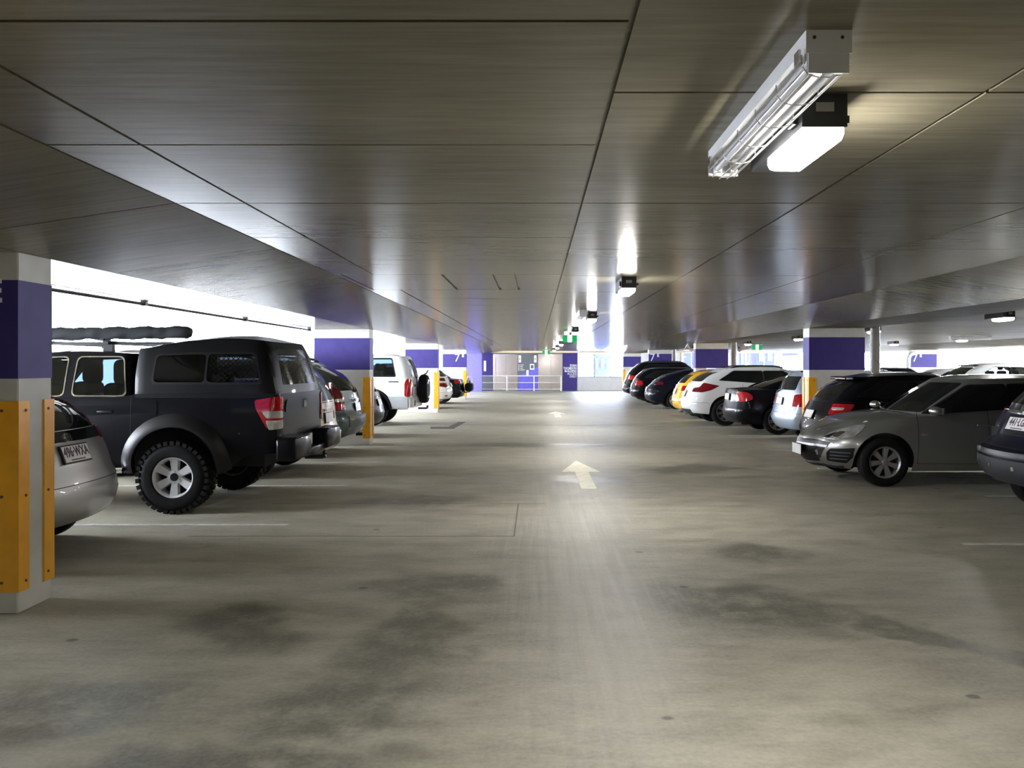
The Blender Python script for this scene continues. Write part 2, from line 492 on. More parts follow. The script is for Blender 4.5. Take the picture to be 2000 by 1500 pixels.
YE = 51.3
def ex(u): return (u - 1047) * YE / 1600
def ez(v): return 1.57 - (v - 714) * YE / 1600
we = empty('wall_end', (0, YE, 0)); tag(we, 'lift lobby end wall with purple panels, lifts and strip windows', kind='structure')
def epart(name, mat, u0, u1, v0, v1, y=0.0, d=0.1, parent=we):
    return MB().box(ex(u0), ex(u1), y, y + d, ez(v1), ez(v0)).build(name, mat, parent)
epart('wall_panel', M_WHITEPAINT, 775, 935, 683, 763.0)
epart('wall_panel', M_PURPLE, 935, 964, 688, 763.0, 0.0)
epart('wall_panel', M_GREY, 939, 963, 736, 761, -0.012, 0.012)
epart('wall_panel', M_GREY, 1011, 1051, 688, 763.0)
g = MB().prism([(ex(1012), ez(763)), (ex(1050.5), ez(763)), (ex(1050.5), ez(716)), (ex(1012), ez(735))], lambda q: (q[0], -0.008, q[1]), lambda q: (q[0], 0.0, q[1])).build('painted_patch', M_PURPLE2, we)
epart('wall_panel', M_PURPLE, 1098.6, 1127.5, 688, 763.0)
epart('wall_panel', M_BLOCK, 1127.5, 1700, 736, 763.0)
epart('wall_panel', M_GREY, 963, 1011, 686, 692); epart('wall_panel', M_GREY, 1051, 1098.6, 686, 692)
for k in range(4):
    epart('board', M_BLOCK, 1129, 1217, 738 + k * 6.2, 743.4 + k * 6.2, -0.02, 0.02)
epart('bulkhead', M_CREAM, 935, 1700, 682.5, 689.2, -0.3, 0.45)
epart('wall_panel', M_WHITEPAINT, 1217, 1330, 688, 736)
tag(epart('intercom_strip', M_TEXT, 945, 949.4, 704.7, 725, -0.03, 0.03), 'white upright strip sign')
for u0 in (1012.8, 1043.1):
    s = epart('lift_indicator', M_TEXT, u0, u0 + 4.8, 694, 708, -0.03, 0.03)
    epart('arrow_mark', M_BLACK, u0 + 1.7, u0 + 3.1, 699.5, 703, -0.034, 0.004, s)
n_ = epart('notice', M_TEXT, 1035, 1043.5, 711, 722, -0.02, 0.02)
epart('notice_print', M_GREY, 1036.6, 1042, 713.2, 719.5, -0.023, 0.003, n_)
n_ = epart('call_plate', M_TEXT, 1028, 1032.4, 723, 733, -0.02, 0.02)
for k in range(3): epart('button', M_STEEL, 1029.4, 1031, 724.5 + 3 * k, 726 + 3 * k, -0.03, 0.01, n_)
for k in range(4):
    epart('directory_line', M_TEXT, 1016, 1016 + (7, 5, 6, 9)[k], 712.5 + k * 3.2, 713.3 + k * 3.2, -0.004, 0.004)
    epart('directory_number', M_TEXT, 1012.6, 1014.2, 712.2 + k * 3.2, 713.8 + k * 3.2, -0.004, 0.004)
for k, (tx, bold) in enumerate((('EVAN', .003), ('THOMSON', .003), ('BUILDING', .003), ('ACCESS', 0), ('ONLY', 0))):
    text_mesh('wall_lettering', tx, 0.215, M_TEXT, we, face_minus_y((ex(1126.4), -0.006, ez(714.2 + 5.3 * k))), 'RIGHT', 1.0, bold, 0.78)
# lifts
def lift(n, u0, u1):
    r = empty('door_%d' % n, (0, YE, 0)); tag(r, 'stainless steel lift doors in a metal frame, %s of the charcoal sign panel' % ('left' if n == 1 else 'right'), kind='structure')
    w = 4.5
    epart('jamb', M_STEEL, u0, u0 + w, 691.5, 763.0, -0.02, 0.3, r)
    epart('jamb', M_STEEL, u1 - 2, u1, 691.5, 763.0, -0.02, 0.3, r)
    epart('door_head', M_STEEL, u0 + w, u1 - 2, 691.5, 694.5, -0.02, 0.3, r)
    md = (u0 + w + u1 - 2) / 2
    epart('door_leaf', M_STEEL, u0 + w, md - 0.12, 694.5, 763.0, 0.12, 0.04, r)
    epart('door_leaf', M_STEEL, md + 0.12, u1 - 2, 694.5, 763.0, 0.12, 0.04, r)
    epart('door_backing', M_BLACK, u0 + w, u1 - 2, 694.5, 763.0, 0.17, 0.1, r)
lift(1, 963, 1011); lift(2, 1051, 1098.6)
# windows in the end wall
M_FRAME = plain('window_frame', (0.30, 0.29, 0.33), 0.4, 0.3)
M_WGLASS = glass_mat('window_glass', (0.93, 0.95, 1.0), 1.0)
def window(n, us, v0, v1, lab):
    r = empty('window_%d' % n, (0, YE, 0)); tag(r, lab, kind='structure')
    for u in us: epart('mullion', M_FRAME, u - 0.9, u + 0.9, v0, v1, -0.02, 0.12, r)
    epart('window_frame', M_FRAME, us[0], us[-1], v0, v0 + 1.2, -0.02, 0.12, r)
    epart('window_frame', M_FRAME, us[0], us[-1], v1 - 1.2, v1, -0.02, 0.12, r)
    for a, b in zip(us, us[1:]): epart('pane', M_WGLASS, a + 0.9, b - 0.9, v0 + 1.2, v1 - 1.2, 0.03, 0.01, r)
window(1, [1128.5, 1160.5, 1193, 1217], 688.2, 736.5, 'strip window beside the purple lettering panel')
window(2, [1330, 1352, 1394, 1427, 1460, 1493.5, 1527.5, 1561, 1595, 1629, 1662, 1698], 688.2, 736.5, 'long strip window behind the dark cars')
# hand rail in front of the lifts
rl = empty('hand_rail', (0, 50.6, 0)); tag(rl, 'white tubular guard rail in front of the lift doors', 'railing')
def rx(u): return (u - 1047) * 50.6 / 1600
for u in (938.4, 990, 1043, 1096): MB().tube([(rx(u), 0, 0), (rx(u), 0, 0.93)], 0.028, 8).build('post', M_WHITEMETAL, rl)
for z, r in ((0.93, 0.025), (0.52, 0.018), (0.11, 0.018)):
    MB().tube([(rx(938.4), 0, z), (rx(1096), 0, z)], r, 8).build('rail', M_WHITEMETAL, rl)

# buildings outside
M_BLUEF = plain('blue_facade', (0.010, 0.012, 0.060), 0.5, var=0.3, scale=0.3, spec=0.1)
M_PALEF = plain('pale_facade', (0.016, 0.020, 0.055), 0.5, var=0.5, scale=0.6, spec=0.1)
M_WGLASSDARK = plain('far_window', (0.020, 0.024, 0.060), 0.4, spec=0.1)
def building(x0, x1, y0, y1, z0, z1, mat, lab, nx, nz):
    b = empty('office_building', ((x0 + x1) / 2, y0, z0)); tag(b, lab, 'building')
    w = (x1 - x0)
    MB().box(-w / 2, w / 2, 0, y1 - y0, 0, z1 - z0).build('wall', mat, b)
    pm = MB().box(0, w / nx * 0.6, -0.05, 0, 0, (z1 - z0) / nz * 0.55).mesh('window', M_WGLASSDARK)
    for i in range(nx):
        for k in range(nz):
            inst('window', pm, b, (-w / 2 + (i + 0.2) * w / nx, 0, (k + 0.25) * (z1 - z0) / nz))
building(5.25, 6.75, 74, 80, -14, 2.6, M_PALEF, 'blue building seen through the window by the lettering panel', 3, 9)
for (x0, x1, z1, w_) in ((13.5, 14.7, 9, 'leftmost'), (18.2, 19.1, 5, 'second from the left'), (20.2, 21.8, 8, 'third from the left'), (23.1, 24.2, 9, 'rightmost')):
    building(x0, x1, 75, 82, -14, z1, M_BLUEF, 'deep blue tower seen through the long strip window, %s of four' % w_, 2, 10)

# ------------------------------------------------------------------ columns
GUARD = {}
def l_guard(parent, x, y, sx, sy, leg_x=0.13, leg_y=0.10, z0=0.14, z1=1.345):
    """yellow steel angle bolted over a column corner; sx, sy point away from the column"""
    t = 0.012
    m = MB()
    m.box(*sorted((x + sx * t, x - sx * leg_x)), *sorted((y, y + sy * t)), z0, z1)
    m.box(*sorted((x, x + sx * t)), *sorted((y, y - sy * leg_y)), z0, z1)
    g = m.build('corner_guard', M_YEL, parent)
    for z in (z0 + 0.06, (z0 + z1) / 2, z1 - 0.06):
        MB().lathe([(0, 0), (0.009, 0), (0.009, -0.006 * -sy), (0, -0.006 * -sy)], 8, 'y', (x - sx * leg_x * 0.72, y + sy * t, z)).build('screw', M_SCREW, g)
        MB().lathe([(0, 0), (0.009, 0), (0.009, 0.006 * sx), (0, 0.006 * sx)], 8, 'x', (x + sx * t, y - sy * leg_y * 0.6, z)).build('screw', M_SCREW, g)
    return g
def column(x0, x1, y0, aisle, lab, num=False, full=False, d=0.36, depthguard=True, numside=1, zt=None):
    c = empty('column', ((x0 + x1) / 2, y0 + d / 2, 0)); tag(c, lab, 'column', kind='structure')
    w = (x1 - x0) / 2; h = d / 2
    zt = zt or BZ + 0.02
    rbox(-w, w, -h, h, 0, zt, 0.008, 1).build('shaft', M_PURPLE2 if full else M_COL, c)
    if not full:
        mm = MB(); e = 0.002
        mm.box(-w - e, w + e, -h - e, h + e, 1.487, 2.11)
        mm.build('painted_band', M_PURPLE, c)
        s = aisle
        l_guard(c, s * w, -h, s, -1); l_guard(c, s * w, h, s, 1)
    if num:
        xx = w - 0.09 if numside > 0 else -w + 0.16
        if numside > 0:
            text_mesh('bay_letter', 'E', 0.205, M_TEXT, c, face_minus_y((xx - 0.06, -h - 0.003, 2.035)), 'CENTER', 1, 0.006)
            text_mesh('bay_number', '7', 0.53, M_TEXT, c, face_minus_y((xx - 0.33, -h - 0.003, 1.915)), 'CENTER', 1, -0.004)
        else:
            text_mesh('bay_number', '7', 0.53, M_TEXT, c, face_minus_y((xx, -h - 0.003, 1.915)), 'CENTER', 1, -0.004)
            text_mesh('bay_letter', 'E', 0.205, M_TEXT, c, face_minus_y((xx + 0.27, -h - 0.003, 2.035)), 'CENTER', 1, 0.006)
    return c
column(-4.36, -3.27, 5.17, 1, 'concrete column with purple band and yellow corner guards nearest the camera', True)
column(-4.36, -3.27, 16.1, 1, 'purple banded column between the grey green SUV and the white four wheel drive')
column(-4.36, -3.27, 27.3, 1, 'purple banded column just past the white four wheel drive with spare wheel')
column(-4.36, -3.27, 38.3, 1, 'purple banded 7E column beyond the black car with bike rack', True)
column(-4.36, -3.27, 49.4, 1, 'full height bright purple column beside the lift lobby', full=True)
column(5.20, 6.26, 15.6, -1, 'purple banded column with yellow guards beside the pale blue hatchback')
column(5.20, 6.26, 26.7, -1, 'purple banded column rising behind the white wagon with a horn speaker each side')
column(5.20, 6.26, 37.8, -1, 'purple banded 7E column behind the row of black cars', True, numside=-1)
column(5.20, 6.26, 48.9, -1, 'furthest purple banded column beside the end wall window')
column(17.65, 18.85, 38.5, -1, 'distant 7E column in the far parking row against the daylight', True, numside=-1)

# down pipes and horn speakers
def downpipe(x, y, lab, r=0.09, z1=None):
    o = empty('down_pipe', (x, y, 0)); tag(o, lab, 'pipe')
    MB().lathe([(r, 0.0), (r, soffit(x) + 0.01)], 20, 'z').build('pipe', M_PVC, o, 60)
    for z in (0.6, 1.95):
        MB().lathe([(r, z), (r + 0.012, z), (r + 0.012, z + 0.05), (r, z + 0.05)], 20, 'z').build('collar', M_PVC, o, 40)
downpipe(6.62, 16.0, 'grey round down pipe beside the purple column near the black hatchback')
downpipe(6.52, 27.0, 'grey round down pipe beside the column with horn speakers')
downpipe(6.45, 38.3, 'grey round down pipe beside the 7E column behind the black cars')
o = empty('down_pipe', (17.45, 38.4, 0)); tag(o, 'pale pipe bending into the distant 7E column', 'pipe')
MB().tube([(0, 0, 0), (0, 0, 1.85), (0.03, 0, 1.97), (0.10, 0, 2.08), (0.2, 0, 2.14), (0.34, 0, 2.15)], 0.09, 12).build('pipe', M_WHITEPAINT, o, 60)
MB().lathe([(0.105, 1.2), (0.105, 1.25)], 14, 'z').build('collar', M_WHITEPAINT, o)
def horn(x, y, z, yaw, lab):
    o = empty('horn_speaker', (x, y, z), 0); tag(o, lab, 'speaker')
    o.rotation_euler = (0, math.radians(-30), yaw)
    o.scale = (0.72, 0.72, 0.72)
    MB().lathe([(0.02, -0.16), (0.075, -0.16), (0.075, -0.05), (0.06, 0.0), (0.075, 0.06), (0.11, 0.13), (0.16, 0.19), (0.15, 0.19), (0.09, 0.12), (0.03, 0.02)], 20, 'x').build('horn', M_PVC, o, 50)
    MB().box(-0.12, -0.06, -0.02, 0.02, 0.0, 0.16).build('bracket', M_DARKMETAL, o)
horn(4.97, 26.5, 2.12, PI, 'grey horn loudspeaker left of the column behind the white wagon')
horn(6.735, 26.86, 2.12, 0.2, 'grey horn loudspeaker on the down pipe behind the white wagon')

# ------------------------------------------------------------------ lamps
M_LENS = emit('lamp_lens', (1.0, 0.97, 0.93), LAMP_STRENGTH)
def make_lamp():
    r = empty('bulkhead_lamp')
    MB().box(-0.075, 0.075, -0.22, 0.42, -0.11, 0.0).build('housing', M_DARKMETAL, r)
    vs = []
    ringz = [(0.066, 0.215, -0.11), (0.066, 0.215, -0.13), (0.060, 0.205, -0.15), (0.045, 0.18, -0.162)]
    for hx, hy, z in ringz: vs += [(-hx, -hy, z), (hx, -hy, z), (hx, hy, z), (-hx, hy, z)]
    sd = [(0, 1, 5, 4), (1, 2, 6, 5), (2, 3, 7, 6), (3, 0, 4, 7)]
    MB().add(vs[:8], sd).build('lens_rim', emit('lamp_lens_rim', (1.0, 0.97, 0.93), 7.0), r)
    MB().add(vs[4:], sd + [tuple(i + 4 for i in f) for f in sd] + [(8, 9, 10, 11)]).build('lens', M_LENS, r)
    MB().box(-0.092, -0.075, -0.18, -0.12, -0.09, -0.04).build('clip', M_DARKMETAL, r)
    MB().box(0.075, 0.105, -0.16, -0.13, -0.08, -0.055).build('clip', M_DARKMETAL, r)
    MB().box(-0.03, 0.03, -0.224, -0.22, -0.06, -0.03).build('sensor', M_PVC, r)
    return r
lamp0 = make_lamp()
lamp0.location = (0.955, 2.93, CZ)
tag(lamp0, 'lit bulkhead lamp beside the wire guarded batten nearest the camera', 'lamp', 'bulkhead lamps along the lane')
LAMPS = [(0.95, -8.0, 'unseen bulkhead lamp added furthest behind the viewer for more light'), (0.95, -2.5, 'unseen bulkhead lamp added behind the viewer for more light'), (0.945, 8.55, 'lit bulkhead lamp second along the lane ceiling'), (0.95, 14.0, 'lit bulkhead lamp third along the lane, beside a batten'),  # both lamps behind the viewer are unseen, added to brighten camera-facing surfaces
         (0.93, 19.5, 'lit bulkhead lamp fourth along the lane, just before the exit sign'), (0.93, 25.0, 'lit bulkhead lamp fifth along the lane, behind the exit sign'),
         (0.93, 30.5, 'lit bulkhead lamp sixth along the lane'), (0.93, 36.0, 'lit bulkhead lamp seventh along the lane'), (0.93, 42.0, 'lit bulkhead lamp eighth and last along the lane')]
for x, y, lab in LAMPS:
    c = copy_tree(lamp0); c.location = (x, y, CZ); c['label'] = lab
SIDE = [(7.75, 13.6, 'lit bulkhead lamp at the top right over the nearest cars'), (7.75, 18.8, 'lit bulkhead lamp just behind the grey down pipe by the black hatchback'), (7.75, 24.2, 'lit bulkhead lamp left of the purple column over the white wagon'),
        (7.75, 30.0, 'lit bulkhead lamp over the horn speaker and the white wagon'), (13.2, 25.4, 'lit bulkhead lamp beside a pale batten over the far row'), (13.2, 30.2, 'lit bulkhead lamp between the grey down pipe and the distant 7E column')]
for x, y, lab in SIDE:
    c = copy_tree(lamp0); c.location = (x, y, CZ); c['label'] = lab; c['group'] = 'bulkhead lamps in the far rows'

M_TUBE = plain('unlit_tube', (0.86, 0.86, 0.88), 0.15)
M_WIRE = plain('guard_wire', (0.75, 0.75, 0.78), 0.3, 0.6)
def make_batten():
    r = empty('batten_light')
    L = 1.24; w = 0.062
    m = MB()
    m.prism([(-w, 0), (-w, -0.046), (-0.03, -0.046), (-0.015, -0.062), (0.015, -0.062), (0.03, -0.046), (w, -0.046), (w, 0)], lambda q: (q[0], 0, q[1]), lambda q: (q[0], L, q[1]))
    m.build('body', M_WHITEMETAL, r)
    m = MB()
    m.box(-w, w, -0.004, 0.0, -0.062, 0.0).box(-0.055, 0.055, -0.002, 0.004, -0.115, -0.05)
    m.build('end_cap', M_WHITEMETAL, r)
    MB().box(-w, w, L, L + 0.004, -0.105, 0.0).build('end_cap', M_WHITEMETAL, r)
    for x in (-0.034, 0.034):
        t = MB().lathe([(0, 0.05), (0.013, 0.05), (0.013, L - 0.05), (0, L - 0.05)], 14, 'y', (x, 0, -0.082)).build('tube', M_TUBE, r, 40)
        for y in (0.035, L - 0.05):
            MB().box(x - 0.014, x + 0.014, y, y + 0.018, -0.098, -0.046).build('lamp_holder', M_WHITEMETAL, t)
    g = [(-0.064, -0.055), (-0.062, -0.085), (-0.045, -0.108), (-0.016, -0.116), (0.016, -0.116), (0.045, -0.108), (0.062, -0.085), (0.064, -0.055)]
    for x, z in g[1:-1]:
        MB().tube([(x, 0.01, z), (x, L, z)], 0.0022, 5).build('guard_wire', M_WIRE, r)
    for k in range(6):
        y = 0.03 + k * (L - 0.06) / 5
        MB().tube([(x, y, z) for x, z in g], 0.0020, 5).build('guard_hoop', M_WIRE, r)
    for y, x in ((0.004, -0.04), (0.004, 0.035)):
        MB().lathe([(0, -0.010), (0.005, -0.010), (0.005, 0.0), (0, 0.0)], 8, 'y', (x, y, -0.02)).build('screw', M_SCREW, r)
    for y in (0.06, L - 0.04):
        MB().box(-0.068, -0.062, y - 0.02, y + 0.02, -0.07, -0.035).build('clip', M_STEEL, r)
    return r
bat = make_batten(); bat.location = (0.786, 2.2, CZ)
tag(bat, 'white twin tube batten light with wire guard, unlit, nearest the camera', 'light fitting', 'batten lights')
for x, y, rz, lab in ((0.76, 13.2, 0, 'unlit wire guarded batten beside the third lane lamp'), (0.765, 24.0, 0, 'unlit wire guarded batten behind the exit sign'), (12.55, 24.85, -PI / 2, 'pale batten beside a lit lamp over the far row')):
    c = copy_tree(bat); c.location = (x, y, CZ); c.rotation_euler = (0, 0, rz); c['label'] = lab

cd_ = empty('conduit', (-4.40, 5.6, 2.26)); tag(cd_, 'thin dark conduit along the band beam edge over the parked ute', 'conduit')
MB().tube([(0, 0, 0), (0, 10.4, 0)], 0.018, 8).build('pipe', M_DARKMETAL, cd_)
for y in (0.4, 3.6, 6.8, 10.3): MB().box(-0.03, 0.03, y - 0.03, y + 0.03, -0.02, 0.04).build('clip', M_DARKMETAL, cd_)
# exit sign
M_GREEN = emit('exit_green', (0.0, 0.40, 0.10), 0.55, (0.0, 0.12, 0.03))
M_EXW = emit('exit_white', (1.0, 1.0, 0.95), 4.0)
def exit_sign(x, y, lab, rz=0):
    e = empty('exit_sign', (x, y, CZ), rz); tag(e, lab, 'sign')
    MB().box(-0.20, 0.20, -0.03, 0.03, -0.26, -0.06).build('sign_box', M_GREEN, e)
    MB().box(-0.055, 0.055, -0.034, -0.03, -0.25, -0.07).build('doorway_symbol', M_EXW, e)
    # running figure
    m = MB()
    m.lathe([(0, 0), (0.016, 0), (0.016, 0.003), (0, 0.003)], 10, 'y', (0.005, -0.038, -0.10))
    for a, b, r in (((0.0, -0.12), (-0.01, -0.175), 0.013), ((0, -0.13), (-0.04, -0.15), 0.006), ((0, -0.13), (0.035, -0.14), 0.006), ((-0.01, -0.175), (-0.045, -0.20), 0.008), ((-0.01, -0.175), (0.025, -0.20), 0.008), ((0.025, -0.2), (0.02, -0.235), 0.007)):
        m.tube([(a[0], -0.036, a[1]), (b[0], -0.036, b[1])], r * 0.6, 6)
    m.build('running_figure', M_GREEN, e)
    for s in (-0.14, 0.14): MB().tube([(s, 0, -0.06), (s, 0, 0.0)], 0.008, 6).build('hanger', M_DARKMETAL, e)
    MB().box(-0.21, 0.21, -0.035, 0.035, -0.06, -0.045).build('hood', M_WHITEMETAL, e)
exit_sign(0.93, 22.6, 'green illuminated running figure exit sign hanging over the lane')
exit_sign(0.55, 44.5, 'small exit sign near the lift lobby, furthest along the lane')
exit_sign(8.9, 33.0, 'pale exit sign above the long strip window')
# ------------------------------------------------------------------ car building kit
def curve(tab):
    """smooth 1D interpolation through (x, y) pairs (finite-difference cubic, clamped ends)"""
    xs = [p[0] for p in tab]; ys = [p[1] for p in tab]; n = len(xs)
    if n == 1: return lambda x: ys[0]
    d = [(ys[i + 1] - ys[i]) / (xs[i + 1] - xs[i]) for i in range(n - 1)]
    mt = [d[0]] + [0 if d[i - 1] * d[i] <= 0 else 2 * d[i - 1] * d[i] / (d[i - 1] + d[i]) for i in range(1, n - 1)] + [d[-1]]
    def f(x):
        if x <= xs[0]: return ys[0]
        if x >= xs[-1]: return ys[-1]
        i = 0
        while x > xs[i + 1]: i += 1
        h = xs[i + 1] - xs[i]; t = (x - xs[i]) / h
        return (2 * t**3 - 3 * t**2 + 1) * ys[i] + (t**3 - 2 * t**2 + t) * h * mt[i] + (-2 * t**3 + 3 * t**2) * ys[i + 1] + (t**3 - t**2) * h * mt[i + 1]
    return f

class Band:
    """a shell whose horizontal slices are rounded rectangles; rows of tab: (z, x_rear, x_front, half_width)"""
    def __init__(s, tab, R=(0.22, 0.25, 0.06), F=(0.3, 0.4, 0.1), k=0.03):
        s.fr = curve([(r[0], r[1]) for r in tab]); s.ff = curve([(r[0], r[2]) for r in tab]); s.fw = curve([(r[0], r[3]) for r in tab])
        s.R = R; s.F = F; s.k = k
        s.z0 = tab[0][0]; s.z1 = tab[-1][0]
    def side(s, x, z):
        xr, xf, w = s.fr(z), s.ff(z), s.fw(z)
        xm = (xr + xf) / 2
        b, r, c = s.R if x < xm else s.F
        half = max(0.05, (xf - xr) / 2 - c - r)
        t = min(1.0, abs(x - xm) / half)
        we = w * (1 - s.k * t ** 2.5)
        d = (x - xr - c) if x < xm else (xf - c - x)
        if d >= r: return we
        d = max(0.0, d)
        return we - b + b * math.sqrt(max(0.0, 1 - ((r - d) / r) ** 2))
    def _end(s, y, z, q):
        b, r, c = q
        e = s.fw(z) * (1 - s.k) - b
        a = abs(y)
        if a <= e: return c * (a / e) ** 2
        return c + r * (1 - math.sqrt(max(0.0, 1 - min(1.0, (a - e) / b) ** 2)))
    def rear(s, y, z): return s.fr(z) + s._end(y, z, s.R)
    def front(s, y, z): return s.ff(z) - s._end(y, z, s.F)
    def rc(s, z):
        b, r, c = s.R
        return s.fr(z) + c + 0.2929 * r, s.fw(z) * (1 - s.k) - 0.2929 * b
    def fc(s, z):
        b, r, c = s.F
        return s.ff(z) - c - 0.2929 * r, s.fw(z) * (1 - s.k) - 0.2929 * b
    # surface maps: 2D -> 3D
    def S(s, sg): return lambda p: (p[0], sg * s.side(p[0], p[1]), p[1])
    def Rr(s): return lambda p: (s.rear(p[0], p[1]), p[0], p[1])
    def Fr(s): return lambda p: (s.front(p[0], p[1]), p[0], p[1])
    def WR(s, sg):
        """wrap about the rear corner: first coordinate < 0 on the rear face, > 0 on the flank"""
        def f(p):
            q, z = p; xc, yc = s.rc(z)
            if q <= 0: return (s.rear(yc + q, z), sg * (yc + q), z)
            return (xc + q, sg * s.side(xc + q, z), z)
        return f
    def WF(s, sg):
        def f(p):
            q, z = p; xc, yc = s.fc(z)
            if q <= 0: return (s.front(yc + q, z), sg * (yc + q), z)
            return (xc - q, sg * s.side(xc - q, z), z)
        return f

def pip(px, py, poly):
    poly = np.asarray(poly); x = np.asarray(px); y = np.asarray(py)
    ins = np.zeros(x.shape, bool); n = len(poly); j = n - 1
    for i in range(n):
        xi, yi = poly[i]; xj, yj = poly[j]
        if yi != yj:
            ins ^= ((yi > y) != (yj > y)) & (x < (xj - xi) * (y - yi) / (yj - yi) + xi)
        j = i
    return ins

def dense(poly, h, closed=True):
    out = []
    n = len(poly)
    for i in range(n if closed else n - 1):
        a = poly[i]; b = poly[(i + 1) % n]
        k = max(1, int(math.ceil(math.hypot(b[0] - a[0], b[1] - a[1]) / h)))
        for t in range(k): out.append((a[0] + (b[0] - a[0]) * t / k, a[1] + (b[1] - a[1]) * t / k))
    if not closed: out.append(poly[-1])
    return out

def rounded(poly, r=0.04, n=4):
    """round the corners of a 2D polygon"""
    out = []
    m = len(poly)
    for i in range(m):
        p = Vector(poly[i]); a = Vector(poly[i - 1]); b = Vector(poly[(i + 1) % m])
        la = (a - p).length; lb = (b - p).length
        ri = min(r, la * 0.45, lb * 0.45)
        p0 = p + (a - p) / la * ri; p1 = p + (b - p) / lb * ri
        for k in range(n + 1):
            t = k / n
            q = p0 * (1 - t) ** 2 + p * 2 * t * (1 - t) + p1 * t ** 2
            out.append((q.x, q.y))
    return out

def grow(poly, d):
    """offset a polygon outwards by d (simple mitre)"""
    m = len(poly); A = sum(poly[i - 1][0] * poly[i][1] - poly[i][0] * poly[i - 1][1] for i in range(m))
    sg = 1 if A > 0 else -1
    out = []
    for i in range(m):
        a = Vector(poly[i - 1]); p = Vector(poly[i]); b = Vector(poly[(i + 1) % m])
        e1 = (p - a); e2 = (b - p)
        if e1.length < 1e-6 or e2.length < 1e-6: out.append(poly[i]); continue
        n1 = Vector((e1.y, -e1.x)).normalized() * sg; n2 = Vector((e2.y, -e2.x)).normalized() * sg
        nn = (n1 + n2)
        if nn.length < 1e-3: out.append(poly[i]); continue
        nn.normalize()
        c = max(0.4, nn.dot(n1))
        q = p + nn * (d / c)
        out.append((q.x, q.y))
    return out

def cdt(outer, holes, h):
    """triangulate a polygon with holes and interior grid points -> pts, tris"""
    pts = list(outer); edges = [(i, (i + 1) % len(outer)) for i in range(len(outer))]
    for ho in holes:
        o = len(pts); pts += list(ho); edges += [(o + i, o + (i + 1) % len(ho)) for i in range(len(ho))]
    P = np.array(pts)
    lo = P.min(0); hi = P.max(0)
    if h:
        gx, gy = np.meshgrid(np.arange(lo[0] + h / 2, hi[0], h), np.arange(lo[1] + h / 2, hi[1], h))
        gx = gx.ravel(); gy = gy.ravel()
        if len(gx):
            ok = pip(gx, gy, outer)
            for ho in holes: ok &= ~pip(gx, gy, ho)
            gx = gx[ok]; gy = gy[ok]
            if len(gx):
                dmin = np.full(len(gx), 1e9)
                for k in range(0, len(P)):
                    dmin = np.minimum(dmin, (gx - P[k, 0]) ** 2 + (gy - P[k, 1]) ** 2)
                ok = dmin > (0.45 * h) ** 2
                pts += list(zip(gx[ok].tolist(), gy[ok].tolist()))
    r = delaunay_2d_cdt([Vector(p) for p in pts], edges, [], 0, 1e-6)
    vs = [(v.x, v.y) for v in r[0]]; fs = [tuple(f) for f in r[2]]
    if not fs: return vs, []
    V = np.array(vs); F = [f for f in fs if len(f) == 3]
    T = np.array(F); C = V[T].mean(1)
    ok = pip(C[:, 0], C[:, 1], outer)
    for ho in holes: ok &= ~pip(C[:, 0], C[:, 1], ho)
    return vs, [F[i] for i in range(len(F)) if ok[i]]

def nrm(fn, p, c):
    e = 0.004
    a = Vector(fn(p)); u = Vector(fn((p[0] + e, p[1]))) - a; v = Vector(fn((p[0], p[1] + e))) - a
    n = u.cross(v)
    if n.length < 1e-12: return Vector((0, 0, 1))
    n.normalize()
    return n if n.dot(a - c) >= 0 else -n

def sheet(m, outer, fn, holes=(), h=0.08, off=0.0, C=Vector((2, 0, 0.7)), thick=0.0, flip=False):
    """map a triangulated 2D polygon onto a surface; optional outward offset and skirt"""
    vs, fs = cdt(outer, holes, h)
    if off or thick:
        N = [nrm(fn, p, C) for p in vs]; B = [Vector(fn(p)) for p in vs]
        P = [tuple(b + n * off) for b, n in zip(B, N)]
    else:
        P = [fn(p) for p in vs]
    o = []
    for f in fs:
        a, b, c = (Vector(P[i]) for i in f)
        n = (b - a).cross(c - a); cc = (a + b + c) / 3
        o.append(f if n.dot(cc - C) >= 0 else f[::-1])
    m.add(P, o)
    if thick:
        for ringp in [outer] + list(holes):
            N = [nrm(fn, p, C) for p in ringp]; B = [Vector(fn(p)) for p in ringp]; n = len(ringp)
            vv = [tuple(b + q * off) for b, q in zip(B, N)] + [tuple(b + q * (off - thick)) for b, q in zip(B, N)]
            m.add(vv, [(i, (i + 1) % n, n + (i + 1) % n, n + i) for i in range(n)])
    return m

def seam(m, pts, fn, w=0.006, off=0.0015, C=Vector((2, 0, 0.7)), h=0.06):
    """thin dark gap line following a surface"""
    pts = dense(pts, h, False)
    L = []
    for i, p in enumerate(pts):
        a = Vector(pts[max(0, i - 1)]); b = Vector(pts[min(len(pts) - 1, i + 1)]); d = (b - a).normalized(); q = Vector((-d.y, d.x)) * w / 2
        for sgn in (-1, 1):
            pp = (p[0] + q.x * sgn, p[1] + q.y * sgn)
            L.append(tuple(Vector(fn(pp)) + nrm(fn, pp, C) * off))
    m.add(L, [(2 * i, 2 * i + 1, 2 * i + 3, 2 * i + 2) for i in range(len(pts) - 1)])

